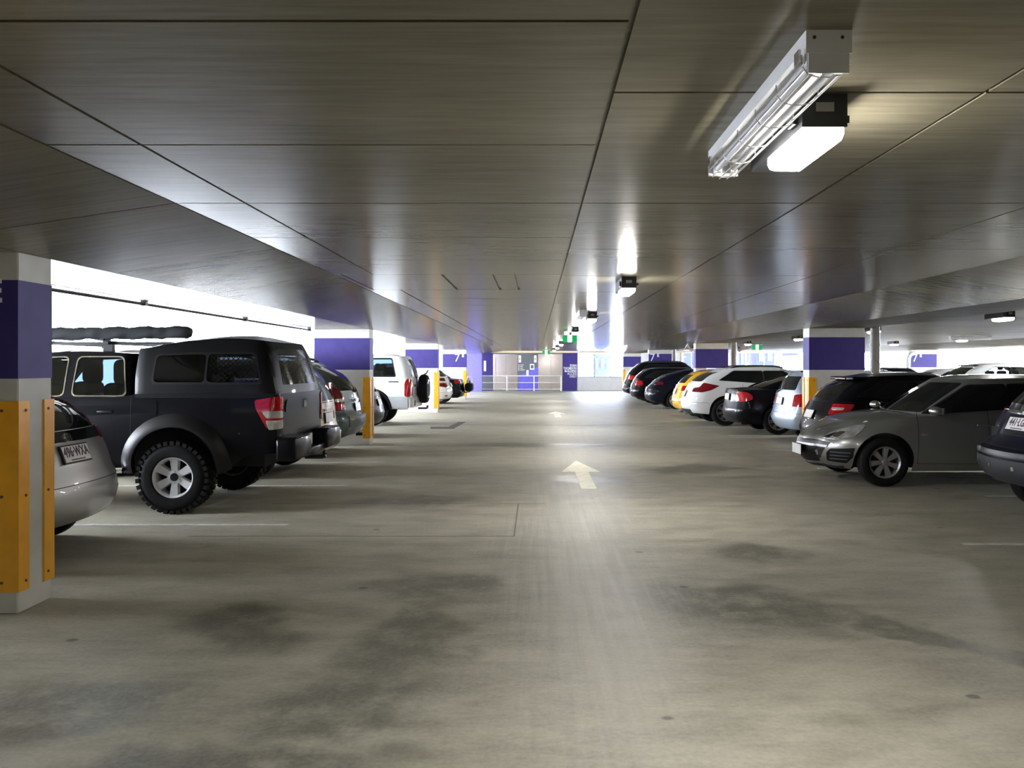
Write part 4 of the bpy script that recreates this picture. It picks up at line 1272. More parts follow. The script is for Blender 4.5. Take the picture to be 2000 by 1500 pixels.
def gen(paint_, L=4.2, W=0.87, H=1.47, belt=(1.0, 0.93), hood=0.72, xr=(0.12, 0.55), ws=None, rearp=None, frontp=None, gc=0.2, axles=(0.85, 3.35),
        wheel=None, glass=None, wins=None, rw=None, h=0.085, R=(0.25, 0.28, 0.06), rails=None, uR=None, deckx=None, rearmid=None, ar=None, split=True, zdlo=None, dlo=None, upw=(0.085, 0.25), trim_mat=None, roofdrop=0.05):
    ws = ws or (L - 1.15, L - 1.95)
    uR = uR or ((R[0] * 0.9, R[1] * 0.9, R[2]) if deckx is None else (0.2, 0.18, 0.05))
    wheel = wheel or (0.315, 0.2, 0.205, 'five', M_ALLOY)
    glass = glass or M_GLASS_D
    if deckx is not None and rearp is None: rearp = [(gc, 0.16), (gc + 0.14, 0.03), (0.52, 0.0), (0.62, 0.03), (0.75, 0.06), (belt[0] - 0.05, 0.09), (belt[0] + 0.1, 0.14)]
    rearp = rearp or [(gc, 0.16), (gc + 0.14, 0.03), (0.52, 0.0), (0.62, 0.03), (0.75, 0.07), (belt[0], xr[0] - 0.02), (belt[0] + 0.1, xr[0])]
    frontp = frontp or [(gc, 0.22), (gc + 0.15, 0.04), (0.5, 0.0), (0.62, 0.03), (hood, 0.12), (belt[0], 0.6)]
    ar = ar or wheel[0] + 0.055
    bl = [(0.0, belt[0] - 0.005), (0.5 if deckx is None else deckx, belt[0]), (L * 0.45, (belt[0] + belt[1]) / 2 + 0.005), (ws[0], belt[1]), (L - 0.55, hood + 0.6 * (belt[1] - hood)), (L - 0.1, hood)]
    zb = belt[1] - 0.05
    zbb = min(belt) - 0.04
    x0, x1 = xr
    mid = rearmid if rearmid is not None else x0 + 0.40 * (x1 - x0)
    rp = [(zbb, x0 - 0.02), (belt[0], x0), ((belt[0] + H) / 2, mid), (H - 0.10, x1 - 0.05), (H, x1 + 0.02)]
    fp = [(zbb, ws[0] + 0.03), (belt[1], ws[0]), ((belt[1] + H) / 2, (ws[0] + ws[1]) / 2 + 0.03), (H, ws[1])]
    zt = H - 0.02
    rf = [(x1 - 0.1, H - roofdrop - 0.035), (x1 + 0.6, H - roofdrop), ((x1 + ws[1]) / 2 + 0.1, H - 0.045), (ws[1] - 0.1, H - 0.06), (ws[1] + 0.2, H - 0.10)]
    a = zdlo or (belt[0] + 0.05, belt[1] + 0.03, H - 0.14)
    if wins is None:
        xa = max(x0 + 0.38, x1 - 0.05); xd = ws[0] - 0.30
        d = dlo or [(xa - 0.05, a[0] + 0.05), (xd, a[1]), (ws[1] - 0.08, a[2] - 0.02), (x1 + 0.33, a[2])]
        if split:
            # quarter, rear door and front door lights
            bx = d[0][0] + (d[1][0] - d[0][0]) * 0.50; g = 0.019
            def zlow(x): return d[0][1] + (d[1][1] - d[0][1]) * (x - d[0][0]) / (d[1][0] - d[0][0])
            def ztp(x): return d[3][1] + (d[2][1] - d[3][1]) * (x - d[3][0]) / (d[2][0] - d[3][0])
            wins = [[d[0], (bx - g, zlow(bx - g)), (bx - g - 0.03, ztp(bx - g)), d[3]], [(bx + g, zlow(bx + g)), d[1], d[2], (bx + g - 0.03, ztp(bx + g))]]
        else: wins = [d]
    up = dict(tab=upp(W, zbb, H, rp, fp, upw[0], upw[1]), roof=rf, base=[(0, belt[0] - 0.03), (0.6, belt[0] - 0.03), (ws[0], belt[1] - 0.04), (L, belt[1] - 0.04)], windows=wins, glass=glass, R=uR, F=(0.30, 0.28, 0.10),
              rear_window=rw or [(-W + 0.27, belt[0] + 0.05), (W - 0.27, belt[0] + 0.05), (W - 0.33, H - 0.17), (-W + 0.33, H - 0.17)],
              windscreen=[(-W + 0.24, belt[1] + 0.04), (W - 0.24, belt[1] + 0.04), (W - 0.34, H - 0.11), (-W + 0.34, H - 0.11)])
    if trim_mat: up['trim_mat'] = trim_mat
    if rails: up['rails'] = rails
    sp = dict(L=L, paint=paint_, lower=low(W, L, rearp, frontp, belt[0]), belt=bl, bot=[(0, gc + 0.08), (axles[0], gc + 0.02), (axles[1], gc), (L, gc + 0.02)],
              arches=[(axles[0], wheel[0] + 0.01, ar), (axles[1], wheel[0] + 0.01, ar)], wheel=wheel, upper=[up], h=h, R=R,
              mirror=(ws[0] - 0.22, belt[1] + 0.09, paint_), details=[], seams=[], crown_from=(ws[0] - 0.3 if deckx is None else 0.1), crown=(0.05 if deckx is None else 0.035))
    dx = (axles[0] + 0.45, (axles[0] + axles[1]) / 2, axles[1] - 0.42)
    sp['handles'] = [(dx[0] + 0.12, belt[0] - 0.17), (dx[1] + 0.13, belt[0] - 0.19)]
    for x in dx: sp['seams'].append(('side', [(x, gc + 0.10), (x, belt[0] - 0.02 if x < ws[0] else hood)]))
    sp['seams'].append(('side', [(dx[0], gc + 0.1), (dx[2], gc + 0.1)]))
    sp['seams'].append(('rear', [(-W + 0.24, 0.60), (W - 0.24, 0.60)]))
    sp['seams'].append(('wr', [(-0.05, 0.60), (0.35, 0.60), (axles[0] - ar - 0.22, 0.56)]))
    sp['seams'].append(('rear', [(-W + 0.22, 0.60), (-W + 0.22, belt[0])])); sp['seams'].append(('rear', [(W - 0.22, 0.60), (W - 0.22, belt[0])]))
    return sp

P_BLACK = paint('black_paint', (0.006, 0.006, 0.008), 0.0, 0.3)
P_NAVY = paint('navy_black_paint', (0.008, 0.009, 0.018), 0.0, 0.3)
P_UTE = paint('ute_black_paint', (0.007, 0.007, 0.009), 0.0, 0.35)
P_CANOPY = plain('canopy_gelcoat', (0.006, 0.006, 0.007), 0.42, coat=0.12, spec=0.15)
P_SILVER = paint('silver_paint', (0.46, 0.46, 0.46), 0.75, 0.38)
P_GREY = paint('gunmetal_paint', (0.33, 0.33, 0.32), 0.75, 0.36)
P_GOLD = paint('champagne_gold_paint', (0.50, 0.39, 0.21), 0.55, 0.4)
P_GREEN = paint('grey_green_paint', (0.10, 0.135, 0.135), 0.5, 0.38)
P_WHITE = paint('white_paint', (0.74, 0.75, 0.74), 0.0, 0.35)
P_PEARL = paint('pearl_white_paint', (0.76, 0.76, 0.72), 0.0, 0.35)
P_PALEBLUE = paint('pale_blue_paint', (0.44, 0.52, 0.63), 0.6, 0.38)
P_YELLOW = paint('yellow_paint', (0.82, 0.46, 0.03), 0.0, 0.35)

def rearbox(nm, mat, y0, y1, z0, z1, off=0.006, th=0.01, r=0.02):
    return (nm, mat, 'rear', [(y0, z0), (y1, z0), (y1, z1), (y0, z1)], off, th, {'r': r})
def wrbox(nm, mat, q0, q1, z0, z1, off=0.008, th=0.014, r=0.03):
    return (nm, mat, 'wr', [(q0, z0), (q1, z0), (q1, z1), (q0, z1)], off, th, {'r': r})

# ---- black dual cab ute with canopy ------------------------------------------------------------
W = 0.92
cab = dict(name='cab', tab=upp(W, 1.12, 1.74, [(1.12, 1.60), (1.74, 1.63)], [(1.12, 3.80), (1.4, 3.42), (1.74, 2.90)], 0.05, 0.20),
           roof=[(1.6, 1.70), (2.2, 1.725), (2.9, 1.69)], base=[(0, 1.14), (5, 1.14)], R=(0.10, 0.08, 0.02), F=(0.28, 0.25, 0.08),
           windows=[[(1.68, 1.25), (2.24, 1.25), (2.22, 1.66), (1.74, 1.66)], [(2.34, 1.25), (3.28, 1.22), (2.88, 1.64), (2.33, 1.66)]], glass=M_GLASS_C, trim_mat=M_CHROME, trim=0.012, wr=0.06,
           rear_window=[(-0.55, 1.3), (0.55, 1.3), (0.5, 1.62), (-0.5, 1.62)], windscreen=[(-0.66, 1.24), (0.66, 1.24), (0.58, 1.64), (-0.58, 1.64)])
can = dict(name='canopy', paint=P_CANOPY, tab=[(1.255, 0.0, 1.585, 0.885), (1.40, 0.03, 1.585, 0.88), (1.6, 0.08, 1.58, 0.84), (1.78, 0.135, 1.575, 0.775), (1.92, 0.24, 1.57, 0.69)],
           roof=[(0.1, 1.815), (0.25, 1.845), (0.6, 1.865), (1.0, 1.84), (1.5, 1.755)], base=[(0, 1.26), (5, 1.26)], R=(0.10, 0.08, 0.03), F=(0.06, 0.05, 0.01), k=0.01, crown=0.05,
           windows=[[(0.215, 1.39), (0.79, 1.39), (0.79, 1.695), (0.30, 1.695)], [(0.81, 1.39), (1.36, 1.39), (1.34, 1.675), (0.81, 1.695)]], wglass=[glass_mat('canopy_side_glass', (0.17, 0.20, 0.25), 0.85)] * 2, trim=0.02, wr=0.05,
           rear_window=[(-0.66, 1.36), (0.66, 1.36), (0.56, 1.76), (-0.56, 1.76)], rear_glass=glass_mat('canopy_glass', (0.3, 0.33, 0.35), 0.35))
ute = dict(L=5.2, paint=P_UTE, lower=[(0.42, 0.06, 5.0, 0.84), (0.60, 0.0, 5.15, 0.90), (0.85, 0.0, 5.2, 0.92), (1.05, 0.0, 5.15, 0.92), (1.20, 0.0, 5.0, 0.905), (1.285, 0.0, 4.7, 0.895)],
           belt=[(0, 1.265), (1.55, 1.265), (1.65, 1.24), (3.3, 1.20), (3.9, 1.17), (5.0, 1.05)], bot=[(0, 0.64), (0.35, 0.60), (0.62, 0.44), (1.7, 0.44), (3.6, 0.46), (5.2, 0.5)],
           arches=[(1.11, 0.47, 0.455), (4.25, 0.47, 0.455)], wheel=(0.385, 0.27, 0.222, 'six', M_ALLOY, True), track=0.99, upper=[cab, can], R=(0.09, 0.07, 0.012), k=0.008, crown=0.03, h=0.075,
           flares=[(1.11, 0.47, 0.45, 0.14, 0.075, M_TRIM), (4.25, 0.47, 0.45, 0.14, 0.075, M_TRIM)], mirror=(3.3, 1.30, M_CHROME), handles=[(1.85, 1.08), (2.5, 1.08)], handle_mat=M_TRIM,
           seams=[('side', [(1.58, 0.5), (1.58, 1.25)]), ('side', [(2.28, 0.5), (2.28, 1.2)]), ('side', [(3.3, 0.5), (3.3, 1.18)]), ('rear', [(-0.76, 0.70), (0.76, 0.70)]), ('rear', [(-0.765, 0.70), (-0.765, 1.25)]), ('rear', [(0.765, 0.70), (0.765, 1.25)])],
           details=[('tail_lamp', M_RED, 'wr', [(-0.10, 0.95), (0.10, 0.90), (0.22, 1.12), (0.235, 1.20), (0.02, 1.235), (-0.10, 1.235)], 0.012, 0.02, {'r': 0.03}),
                    ('reversing_lens', M_CLEARL, 'wr', [(-0.09, 1.01), (0.10, 1.01), (0.155, 1.085), (-0.09, 1.085)], 0.018, 0.01, {'r': 0.02}),
                    ('indicator_lens', M_CLEARL, 'wr', [(-0.09, 0.90), (0.075, 0.885), (0.11, 0.985), (-0.09, 0.985)], 0.018, 0.02, {'r': 0.02}),
                    ('tailgate_moulding', P_UTE, 'rear', [(-0.70, 1.06), (0.70, 1.06), (0.66, 1.20), (-0.66, 1.20)], 0.012, 0.014, {'r': 0.05}),
                    ('tailgate_badge', M_CHROME, 'rear', [(-0.055, 1.085), (0.055, 1.085), (0.055, 1.18), (-0.055, 1.18)], 0.022, 0.012, {'r': 0.03}),
                    ('canopy_rail', P_CANOPY, 'side', [(0.03, 1.225), (1.54, 1.225), (1.54, 1.262), (0.03, 1.262)], 0.008, 0.01, {'r': 0.005}),
                    ('fuel_flap', P_UTE, 'side', [(1.30, 1.03), (1.47, 1.03), (1.47, 1.20), (1.30, 1.20)], 0.006, 0.006, {'r': 0.03, 'one': False})])
U = build_car('pickup_ute', ute, (-2.73, 9.62, 0), PI, 'black dual cab ute with canopy, big off-road tyres and roof awning', 'ute')
U['label'] = 'black dual cab ute with canopy, off-road tyres and roof awning'
# step bumper
m = MB()
for a, b in ((-0.99, -0.36), (0.36, 0.99)):
    mm = rbox(-0.20, 0.02, a, b, 0.56, 0.80, 0.035, 2); m.add(mm.v, mm.f)
mm = rbox(-0.16, 0.02, -0.40, 0.40, 0.54, 0.64, 0.02, 2); m.add(mm.v, mm.f)
m.build('rear_bumper', P_UTE, U, 45, recalc=True)
rbox(-0.03, 0.0, -0.37, 0.37, 0.64, 0.76, 0.01, 1).build('bumper_recess', M_TRIM, U)
for a, b in ((-0.92, -0.42), (0.42, 0.92)):
    rbox(-0.19, -0.02, a, b, 0.795, 0.807, 0.004, 1).build('step_pad', M_TRIM, U)
LAST['lo'] = Band([(0.2, -0.03, 5, 0.9), (1.2, -0.03, 5, 0.9)], (0.1, 0.1, 0.0)); plate(U, (-0.045, 0.0, 0.70), 0.1)
MB().tube([(-0.02, 0, 0.50), (-0.22, 0, 0.50), (-0.26, 0, 0.52)], 0.025, 8).lathe([(0, 0), (0.025, 0.01), (0.03, 0.03), (0.02, 0.055), (0, 0.06)], 10, 'z', (-0.25, 0, 0.52)).build('tow_ball', M_DARKMETAL, U)
# inside the canopy window: a diamond security mesh on the near side and far side
for sg in (1, -1):
    m = MB()
    x0, x1, z0, z1 = 0.24, 0.77, 1.37, 1.70
    n = 15; st = 0.052
    for dirn in (1, -1):
        c = -1.0
        while c < 1.6:
            pts = []
            # line z = z0 + dirn*(x - x0) + c
            for x in np.linspace(x0, x1, 40):
                z = z0 + dirn * (x - x0) * 1.0 + c
                if z0 <= z <= z1: pts.append((float(x), float(z)))
            if len(pts) > 1:
                a, b = pts[0], pts[-1]
                m.tube([(a[0], sg * (0.86 - 0.2 * (a[1] - 1.37)), a[1]), (b[0], sg * (0.86 - 0.2 * (b[1] - 1.37)), b[1])], 0.0035, 4)
            c += st
    m.build('security_mesh', M_BLACK, U)
# roof racks and awning bag
for x in (1.95, 2.65):
    MB().box(x - 0.03, x + 0.03, -0.72, 0.72, 1.80, 1.84).build('roof_bar', M_BLACK, U)
    for sg in (1, -1): MB().box(x - 0.05, x + 0.05, sg * 0.64 - 0.03, sg * 0.64 + 0.03, 1.70, 1.81).build('rack_foot', M_BLACK, U)
MB().box(1.25, 3.0, 0.60, 0.66, 1.80, 1.83).build('rack_rail', M_BLACK, U)
aw = MB(); n = 16; nx_ = 46; vs = []
rr_ = random.Random(3)
for i in range(nx_ + 1):
    t = i / nx_
    x = 1.0 + 2.1 * t
    r = 0.068 * (0.9 + 0.16 * rr_.random()) * (0.75 if i in (0, nx_) else 1)
    cz = 1.93 - 0.028 * t
    for k in range(n):
        a = 2 * PI * k / n
        q = r * (1 + 0.10 * math.sin(3 * a + i * 0.9))
        vs.append((x, 0.76 + q * math.cos(a) * 0.95, cz + q * math.sin(a)))
aw.add(vs, [(i * n + k, i * n + (k + 1) % n, (i + 1) * n + (k + 1) % n, (i + 1) * n + k) for i in range(nx_) for k in range(n)] + [tuple(range(n)), tuple(range(nx_ * n, nx_ * n + n))])
aw.build('awning_bag', plain('awning_fabric', (0.035, 0.038, 0.042), 0.8, bump=0.3, scale=20, spec=0.2), U, 70)
for x in (1.95, 2.65): MB().box(x - 0.02, x + 0.02, 0.64, 0.80, 1.835, 1.862).build('awning_bracket', M_BLACK, U)
for x, z, ys in ((1.95, 1.02, (-0.42, 0.42)), (2.75, 1.02, (-0.40, 0.40))):
    for y in ys:
        s_ = rbox(x - 0.10, x + 0.08, y - 0.24, y + 0.24, z - 0.25, z + 0.36, 0.07, 3).build('seat', M_SEAT, U, 60)
        rbox(x - 0.13, x + 0.01, y - 0.16, y + 0.16, z + 0.33, z + 0.62, 0.069, 4).build('head_rest', M_SEAT, s_, 60)
MB().tube([(1.65, 0.93, 0.46), (3.5, 0.93, 0.46)], 0.035, 10).build('side_step', M_CHROME, U, 60)
MB().tube([(1.65, -0.93, 0.46), (3.5, -0.93, 0.46)], 0.035, 10).build('side_step', M_CHROME, U, 60)

# ---- silver hatchback by the first column -----------------------------------------------------
sp = gen(P_SILVER, L=4.1, W=0.86, H=1.50, belt=(1.02, 0.95), xr=(0.185, 0.95), rearmid=0.42, gc=0.22, axles=(0.78, 3.25), wheel=(0.30, 0.18, 0.19, 'five', M_ALLOY), h=0.075,
         rearp=[(0.22, 0.16), (0.34, 0.03), (0.5, 0.0), (0.60, 0.015), (0.68, 0.05), (0.85, 0.10), (1.02, 0.18), (1.15, 0.22)], rw=[(-0.66, 1.035), (0.66, 1.035), (0.58, 1.36), (-0.58, 1.36)])
sp['details'] += [('hatch_glass_lower', M_GLASS_D, 'rear', [(-0.64, 0.94), (0.64, 0.94), (0.66, 1.03), (-0.66, 1.03)], 0.004, 0.006),
                  ('tail_lamp', M_DRED, 'wr', [(-0.16, 0.93), (0.10, 0.90), (0.26, 1.0), (0.16, 1.03), (-0.14, 1.03)], 0.01, 0.014, {'r': 0.03}),
                  ('tail_lamp_upper', M_DRED, 'u0wr', [(-0.02, 1.05), (0.07, 1.05), (0.07, 1.34), (0.0, 1.34)], 0.006, 0.008),
                  ('plate_recess', P_SILVER, 'rear', [(-0.36, 0.74), (0.36, 0.74), (0.40, 0.93), (-0.40, 0.93)], -0.003, 0.0),
                  ('reflector', M_RED, 'wr', [(-0.03, 0.36), (0.02, 0.36), (0.02, 0.50), (-0.03, 0.50)], 0.006, 0.008),
                  ('badge', M_CHROME, 'rear', [(-0.045, 0.938), (0.045, 0.938), (0.055, 1.008), (-0.055, 1.008)], 0.012, 0.01, {'r': 0.02}),
                  ('badge_centre', M_TRIM, 'rear', [(-0.03, 0.947), (-0.008, 0.947), (-0.008, 0.967), (0.008, 0.967), (0.008, 0.947), (0.03, 0.947), (0.036, 0.997), (0.014, 0.997), (0.012, 0.979), (-0.012, 0.979), (-0.014, 0.997), (-0.036, 0.997)], 0.015, 0.004, {'r': 0})]
c = build_car('hatchback', sp, (-3.72, 6.78, 0), PI, 'silver hatchback with plate 496 WXA, tail beside the nearest column')
plate(c, (0.075, 0, 0.845), 0.25, '496·WXA')

# ---- champagne gold SUV ----------------------------------------------------------------------
sp = gen(P_GOLD, L=4.5, W=0.90, H=1.70, belt=(1.05, 1.02), hood=0.92, xr=(0.10, 0.52), rearmid=0.24, gc=0.26, axles=(0.95, 3.55), wheel=(0.345, 0.215, 0.21, 'five', M_ALLOY), R=(0.2, 0.2, 0.05),
         rearp=[(0.26, 0.14), (0.36, 0.02), (0.52, -0.01), (0.60, 0.0), (0.645, 0.06), (0.8, 0.08), (1.05, 0.10), (1.15, 0.12)], rw=[(-0.70, 1.02), (0.70, 1.02), (0.60, 1.54), (-0.60, 1.54)], rails=(0.9, 2.45, 0.62, 0.05, M_TRIM))
sp['upper'][0]['rear_glass'] = M_GLASS_B
sp['details'] += [('reflector_lamp', M_DRED, 'rear', [(0.42, 0.75), (0.54, 0.77), (0.52, 0.88), (0.44, 0.90)], 0.008, 0.012), ('reflector_lamp', M_DRED, 'rear', [(-0.42, 0.75), (-0.54, 0.77), (-0.52, 0.88), (-0.44, 0.90)], 0.008, 0.012),
                  wrbox('tail_lamp', M_RED, -0.08, 0.22, 1.05, 1.30), rearbox('number_garnish', M_CHROME, -0.35, 0.35, 0.90, 0.93), rearbox('badge', M_CHROME, -0.06, 0.06, 0.95, 1.02)]
c = build_car('estate_suv', sp, (-3.02, 12.2, 0), PI, 'champagne gold SUV between the black ute and the grey green SUV', 'suv')
plate(c, (0.055, 0, 0.80), 0.08)
rbox(0.46, 0.62, -0.60, 0.60, 1.60, 1.64, 0.015, 2).build('roof_spoiler', M_TRIM, c)

# ---- grey green SUV --------------------------------------------------------------------------
sp = gen(P_GREEN, L=4.5, W=0.92, H=1.70, belt=(1.10, 1.02), hood=0.92, xr=(0.16, 0.78), rearmid=0.36, gc=0.30, axles=(0.93, 3.55), wheel=(0.35, 0.225, 0.21, 'five', M_ALLOY), R=(0.30, 0.30, 0.08),
         rearp=[(0.30, 0.18), (0.40, 0.05), (0.55, 0.0), (0.66, 0.0), (0.73, 0.05), (0.78, 0.10), (0.95, 0.12), (1.10, 0.16), (1.2, 0.2)], rw=[(-0.66, 1.13), (0.66, 1.13), (0.56, 1.55), (-0.56, 1.55)], rails=(0.95, 2.45, 0.62, 0.07, M_TRIM))
sp['upper'][0]['aerial'] = (1.1, 0.25, 0.16, 0.20)
sp['wiper'] = (-0.05, 1.12, 0.45, 1.20)
sp['details'] += [('tail_lamp', M_DRED, 'wr', [(-0.20, 0.80), (0.18, 0.80), (0.20, 1.0), (0.14, 1.17), (-0.02, 1.20), (-0.16, 1.08)], 0.012, 0.02, {'r': 0.05}),
                  ('lamp_lens', M_RED, 'wr', [(-0.17, 0.82), (0.12, 0.82), (0.12, 0.92), (-0.17, 0.92)], 0.017, 0.006, {'r': 0.03}),
                  ('reversing_lens', M_CLEARL, 'wr', [(-0.18, 0.945), (0.02, 0.945), (0.02, 0.995), (-0.18, 0.995)], 0.017, 0.006, {'r': 0.02}),
                  ('bumper_pad', plain('bumper_green', (0.07, 0.09, 0.09), 0.5), 'rear', [(-0.66, 0.50), (0.66, 0.50), (0.66, 0.70), (-0.66, 0.70)], 0.006, 0.01, {'r': 0.04}),
                  rearbox('chrome_handle', M_CHROME, -0.26, 0.26, 0.93, 0.98, 0.02, 0.03), rearbox('bumper_reflector', M_AMBER, 0.46, 0.60, 0.62, 0.70), rearbox('bumper_reflector', M_AMBER, -0.60, -0.46, 0.62, 0.70)]
c = build_car('estate_suv', sp, (-3.12, 14.75, 0), PI, 'grey green SUV with large red tail lamps beside the second purple column', 'suv')
plate(c, (0.10, 0, 0.83), 0.1)
MB().tube([(0.1, -0.45, 0.30), (0.22, -0.45, 0.30)], 0.03, 8).build('exhaust', M_DARKMETAL, c)

# ---- dark hatchback half behind the second column ---------------------------------------------
sp = gen(P_NAVY, L=4.0, W=0.85, H=1.44, belt=(0.98, 0.93), xr=(0.16, 0.70), gc=0.24, axles=(0.80, 3.2), wheel=(0.305, 0.2, 0.2, 'five', M_ALLOYD))
sp['wiper'] = (0.0, 1.02, -0.35, 1.10)
sp['details'] += [wrbox('tail_lamp', M_DRED, -0.16, 0.10, 0.80, 1.0), rearbox('bumper_insert', M_TRIM, -0.55, 0.55, 0.30, 0.44), rearbox('chrome_handle', M_CHROME, -0.22, 0.22, 0.86, 0.89, 0.012, 0.02)]
c = build_car('hatchback', sp, (-3.42, 18.25, 0), PI, 'black hatchback half hidden by the second purple column')
plate(c, (0.05, 0, 0.76), 0.12)

# ---- white four wheel drive with a spare wheel ------------------------------------------------
W = 0.93
sp = gen(P_WHITE, L=5.0, W=W, H=1.89, belt=(1.24, 1.22), hood=1.08, xr=(0.03, 0.28), rearmid=0.12, gc=0.40, axles=(1.08, 4.05), wheel=(0.41, 0.265, 0.215, 'five', M_ALLOY), R=(0.14, 0.13, 0.03), uR=(0.16, 0.14, 0.035), ar=0.50, upw=(0.03, 0.15),
         rearp=[(0.40, 0.06), (0.48, -0.05), (0.62, -0.06), (0.72, -0.05), (0.76, 0.0), (1.0, 0.0), (1.24, 0.015), (1.35, 0.03)], split=False,
         wins=[[(0.46, 1.30), (1.75, 1.30), (1.72, 1.74), (0.56, 1.74)], [(1.86, 1.30), (3.45, 1.28), (3.0, 1.72), (1.84, 1.74)]], rw=[(-0.70, 1.28), (0.62, 1.28), (0.58, 1.74), (-0.64, 1.74)])
sp['upper'][0]['glass'] = M_GLASS_C; sp['upper'][0]['rear_glass'] = M_GLASS_D; sp['upper'][0]['trim'] = 0.028
sp['seats'] = [(1.05, 1.05, (-0.4, 0.4)), (2.0, 1.05, (-0.4, 0.4)), (2.9, 1.05, (-0.4, 0.4))]
sp['flares'] = [(1.08, 0.42, 0.495, 0.07, 0.045, M_TRIM), (4.05, 0.42, 0.495, 0.07, 0.045, M_TRIM)]
sp['details'] += [('tail_lamp', M_RED, 'wr', [(-0.10, 0.76), (0.14, 0.76), (0.14, 1.10), (0.08, 1.22), (-0.02, 1.23), (-0.10, 1.1)], 0.012, 0.02, {'r': 0.05}),
                  ('side_moulding', plain('silver_cladding', (0.52, 0.54, 0.56), 0.4, 0.3), 'side', [(0.12, 0.44), (0.58, 0.46), (0.60, 0.60), (0.66, 0.74), (0.12, 0.74)], 0.012, 0.016, {'r': 0.02}),
                  ('bumper_lamp', M_TRIM, 'rear', [(0.62, 0.52), (0.74, 0.52), (0.74, 0.66), (0.62, 0.66)], 0.006, 0.01),
                  ('flank_badge', M_CLAD, 'side', [(0.36, 1.135), (0.62, 1.135), (0.62, 1.165), (0.36, 1.165)], 0.004, 0.006, {'r': 0.004}), rearbox('door_handle', M_CHROME, 0.42, 0.58, 1.02, 1.07, 0.02, 0.02)]
sp['seams'] = [('rear', [(0.66, 0.76), (0.66, 1.22)]), ('side', [(0.12, 0.75), (0.6, 0.75)]), ('side', [(1.78, 0.5), (1.78, 1.2)])]
sp['wiper'] = (0.10, 1.25, 0.45, 1.32)
c = build_car('four_wheel_drive', sp, (-3.2, 22.1, 0), PI, 'white four wheel drive with black spare wheel on its back door', 'suv')
sw = empty('spare_wheel'); sw.parent = c; sw.location = (-0.16, -0.16, 0.94)
m = MB().lathe([(0, -0.125), (0.30, -0.125), (0.36, -0.10), (0.385, -0.04), (0.385, 0.07), (0.34, 0.12), (0.2, 0.125)], 36, 'x'); m.build('cover', M_TYRE, sw, 40)
MB().lathe([(0.22, -0.129), (0.24, -0.134), (0.26, -0.129)], 36, 'x').build('cover_ring', M_CHROME, sw, 40)
MB().tube([(0.1, -0.3, 0.35), (-0.02, -0.3, 0.42), (-0.06, -0.35, 0.5)], 0.018, 6).build('mirror_stalk', M_BLACK, sw)
MB().tube([(-0.02, 0, 0.42), (-0.24, 0, 0.42), (-0.28, 0, 0.44)], 0.025, 8).lathe([(0, 0), (0.025, 0.01), (0.03, 0.03), (0.02, 0.055), (0, 0.06)], 10, 'z', (-0.27, 0, 0.44)).build('tow_ball', M_DARKMETAL, c)
MB().tube([(0.5, -0.9, 1.80), (3.2, -0.9 + 0.12, 1.84)], 0.001, 4).build('gutter', M_WHITEMETAL, c)

# ---- white luxury SUV further along the left --------------------------------------------------
sp = gen(P_PEARL, L=4.75, W=0.93, H=1.66, belt=(1.12, 1.05), hood=0.92, xr=(0.22, 0.85), rearmid=0.42, gc=0.30, axles=(0.98, 3.7), wheel=(0.36, 0.235, 0.23, 'five', M_ALLOY), R=(0.32, 0.42, 0.10),
         rearp=[(0.30, 0.22), (0.40, 0.06), (0.60, 0.0), (0.75, 0.02), (0.9, 0.08), (1.12, 0.18), (1.25, 0.24)])
sp['details'] += [('tail_lamp', M_DRED, 'wr', [(-0.28, 0.82), (-0.10, 0.78), (0.20, 0.84), (0.46, 0.93), (0.10, 0.94), (-0.26, 0.94)], 0.01, 0.016), ('tail_lamp_upper', M_DRED, 'wr', [(-0.30, 1.00), (0.06, 1.02), (0.02, 1.12), (-0.28, 1.12)], 0.01, 0.016),
                  ('reflector', M_DRED, 'wr', [(-0.22, 0.47), (-0.04, 0.47), (-0.04, 0.50), (-0.22, 0.50)], 0.006, 0.01, {'r': 0.005})]
c = build_car('luxury_suv', sp, (-3.08, 30.2, 0), PI, 'pearl white SUV with split red tail lamps beyond the third purple column', 'suv')
plate(c, (0.02, 0, 0.86), 0.2)
rbox(0.62, 0.95, -0.58, 0.58, 1.56, 1.60, 0.015, 2).build('roof_spoiler', P_PEARL, c)

# ---- black car with a bike rack ---------------------------------------------------------------
sp = gen(P_BLACK, L=4.5, W=0.88, H=1.44, belt=(1.0, 0.94), xr=(0.55, 1.25), deckx=0.9, gc=0.22, axles=(0.95, 3.6), wheel=(0.32, 0.2, 0.21, 'five', M_ALLOYD))
sp['details'] += [wrbox('tail_lamp', M_RED, -0.24, 0.14, 0.84, 0.97), rearbox('chrome_strip', M_CHROME, -0.4, 0.4, 0.88, 0.91)]
c = build_car('sedan', sp, (-2.98, 34.3, 0), PI, 'black sedan with tow bar bike rack, last car on the left side')
plate(c, (0.05, 0, 0.75), 0.1)
MB().tube([(0.05, 0, 0.45), (-0.20, 0, 0.47), (-0.20, 0, 0.95)], 0.03, 8).build('rack_post', M_BLACK, c)
rbox(-0.34, -0.02, -0.45, 0.40, 0.50, 0.84, 0.10, 3).build('rack_bag', M_TYRE, c, 60)
for y in (-0.25, 0.2): MB().tube([(-0.26, y, 0.80), (-0.27, y, 1.0), (-0.24, y + 0.03, 1.10), (-0.14, y + 0.03, 1.10), (-0.11, y, 0.98), (-0.10, y, 0.80)], 0.03, 8).build('rack_hoop', M_WHITEMETAL, c, 60)

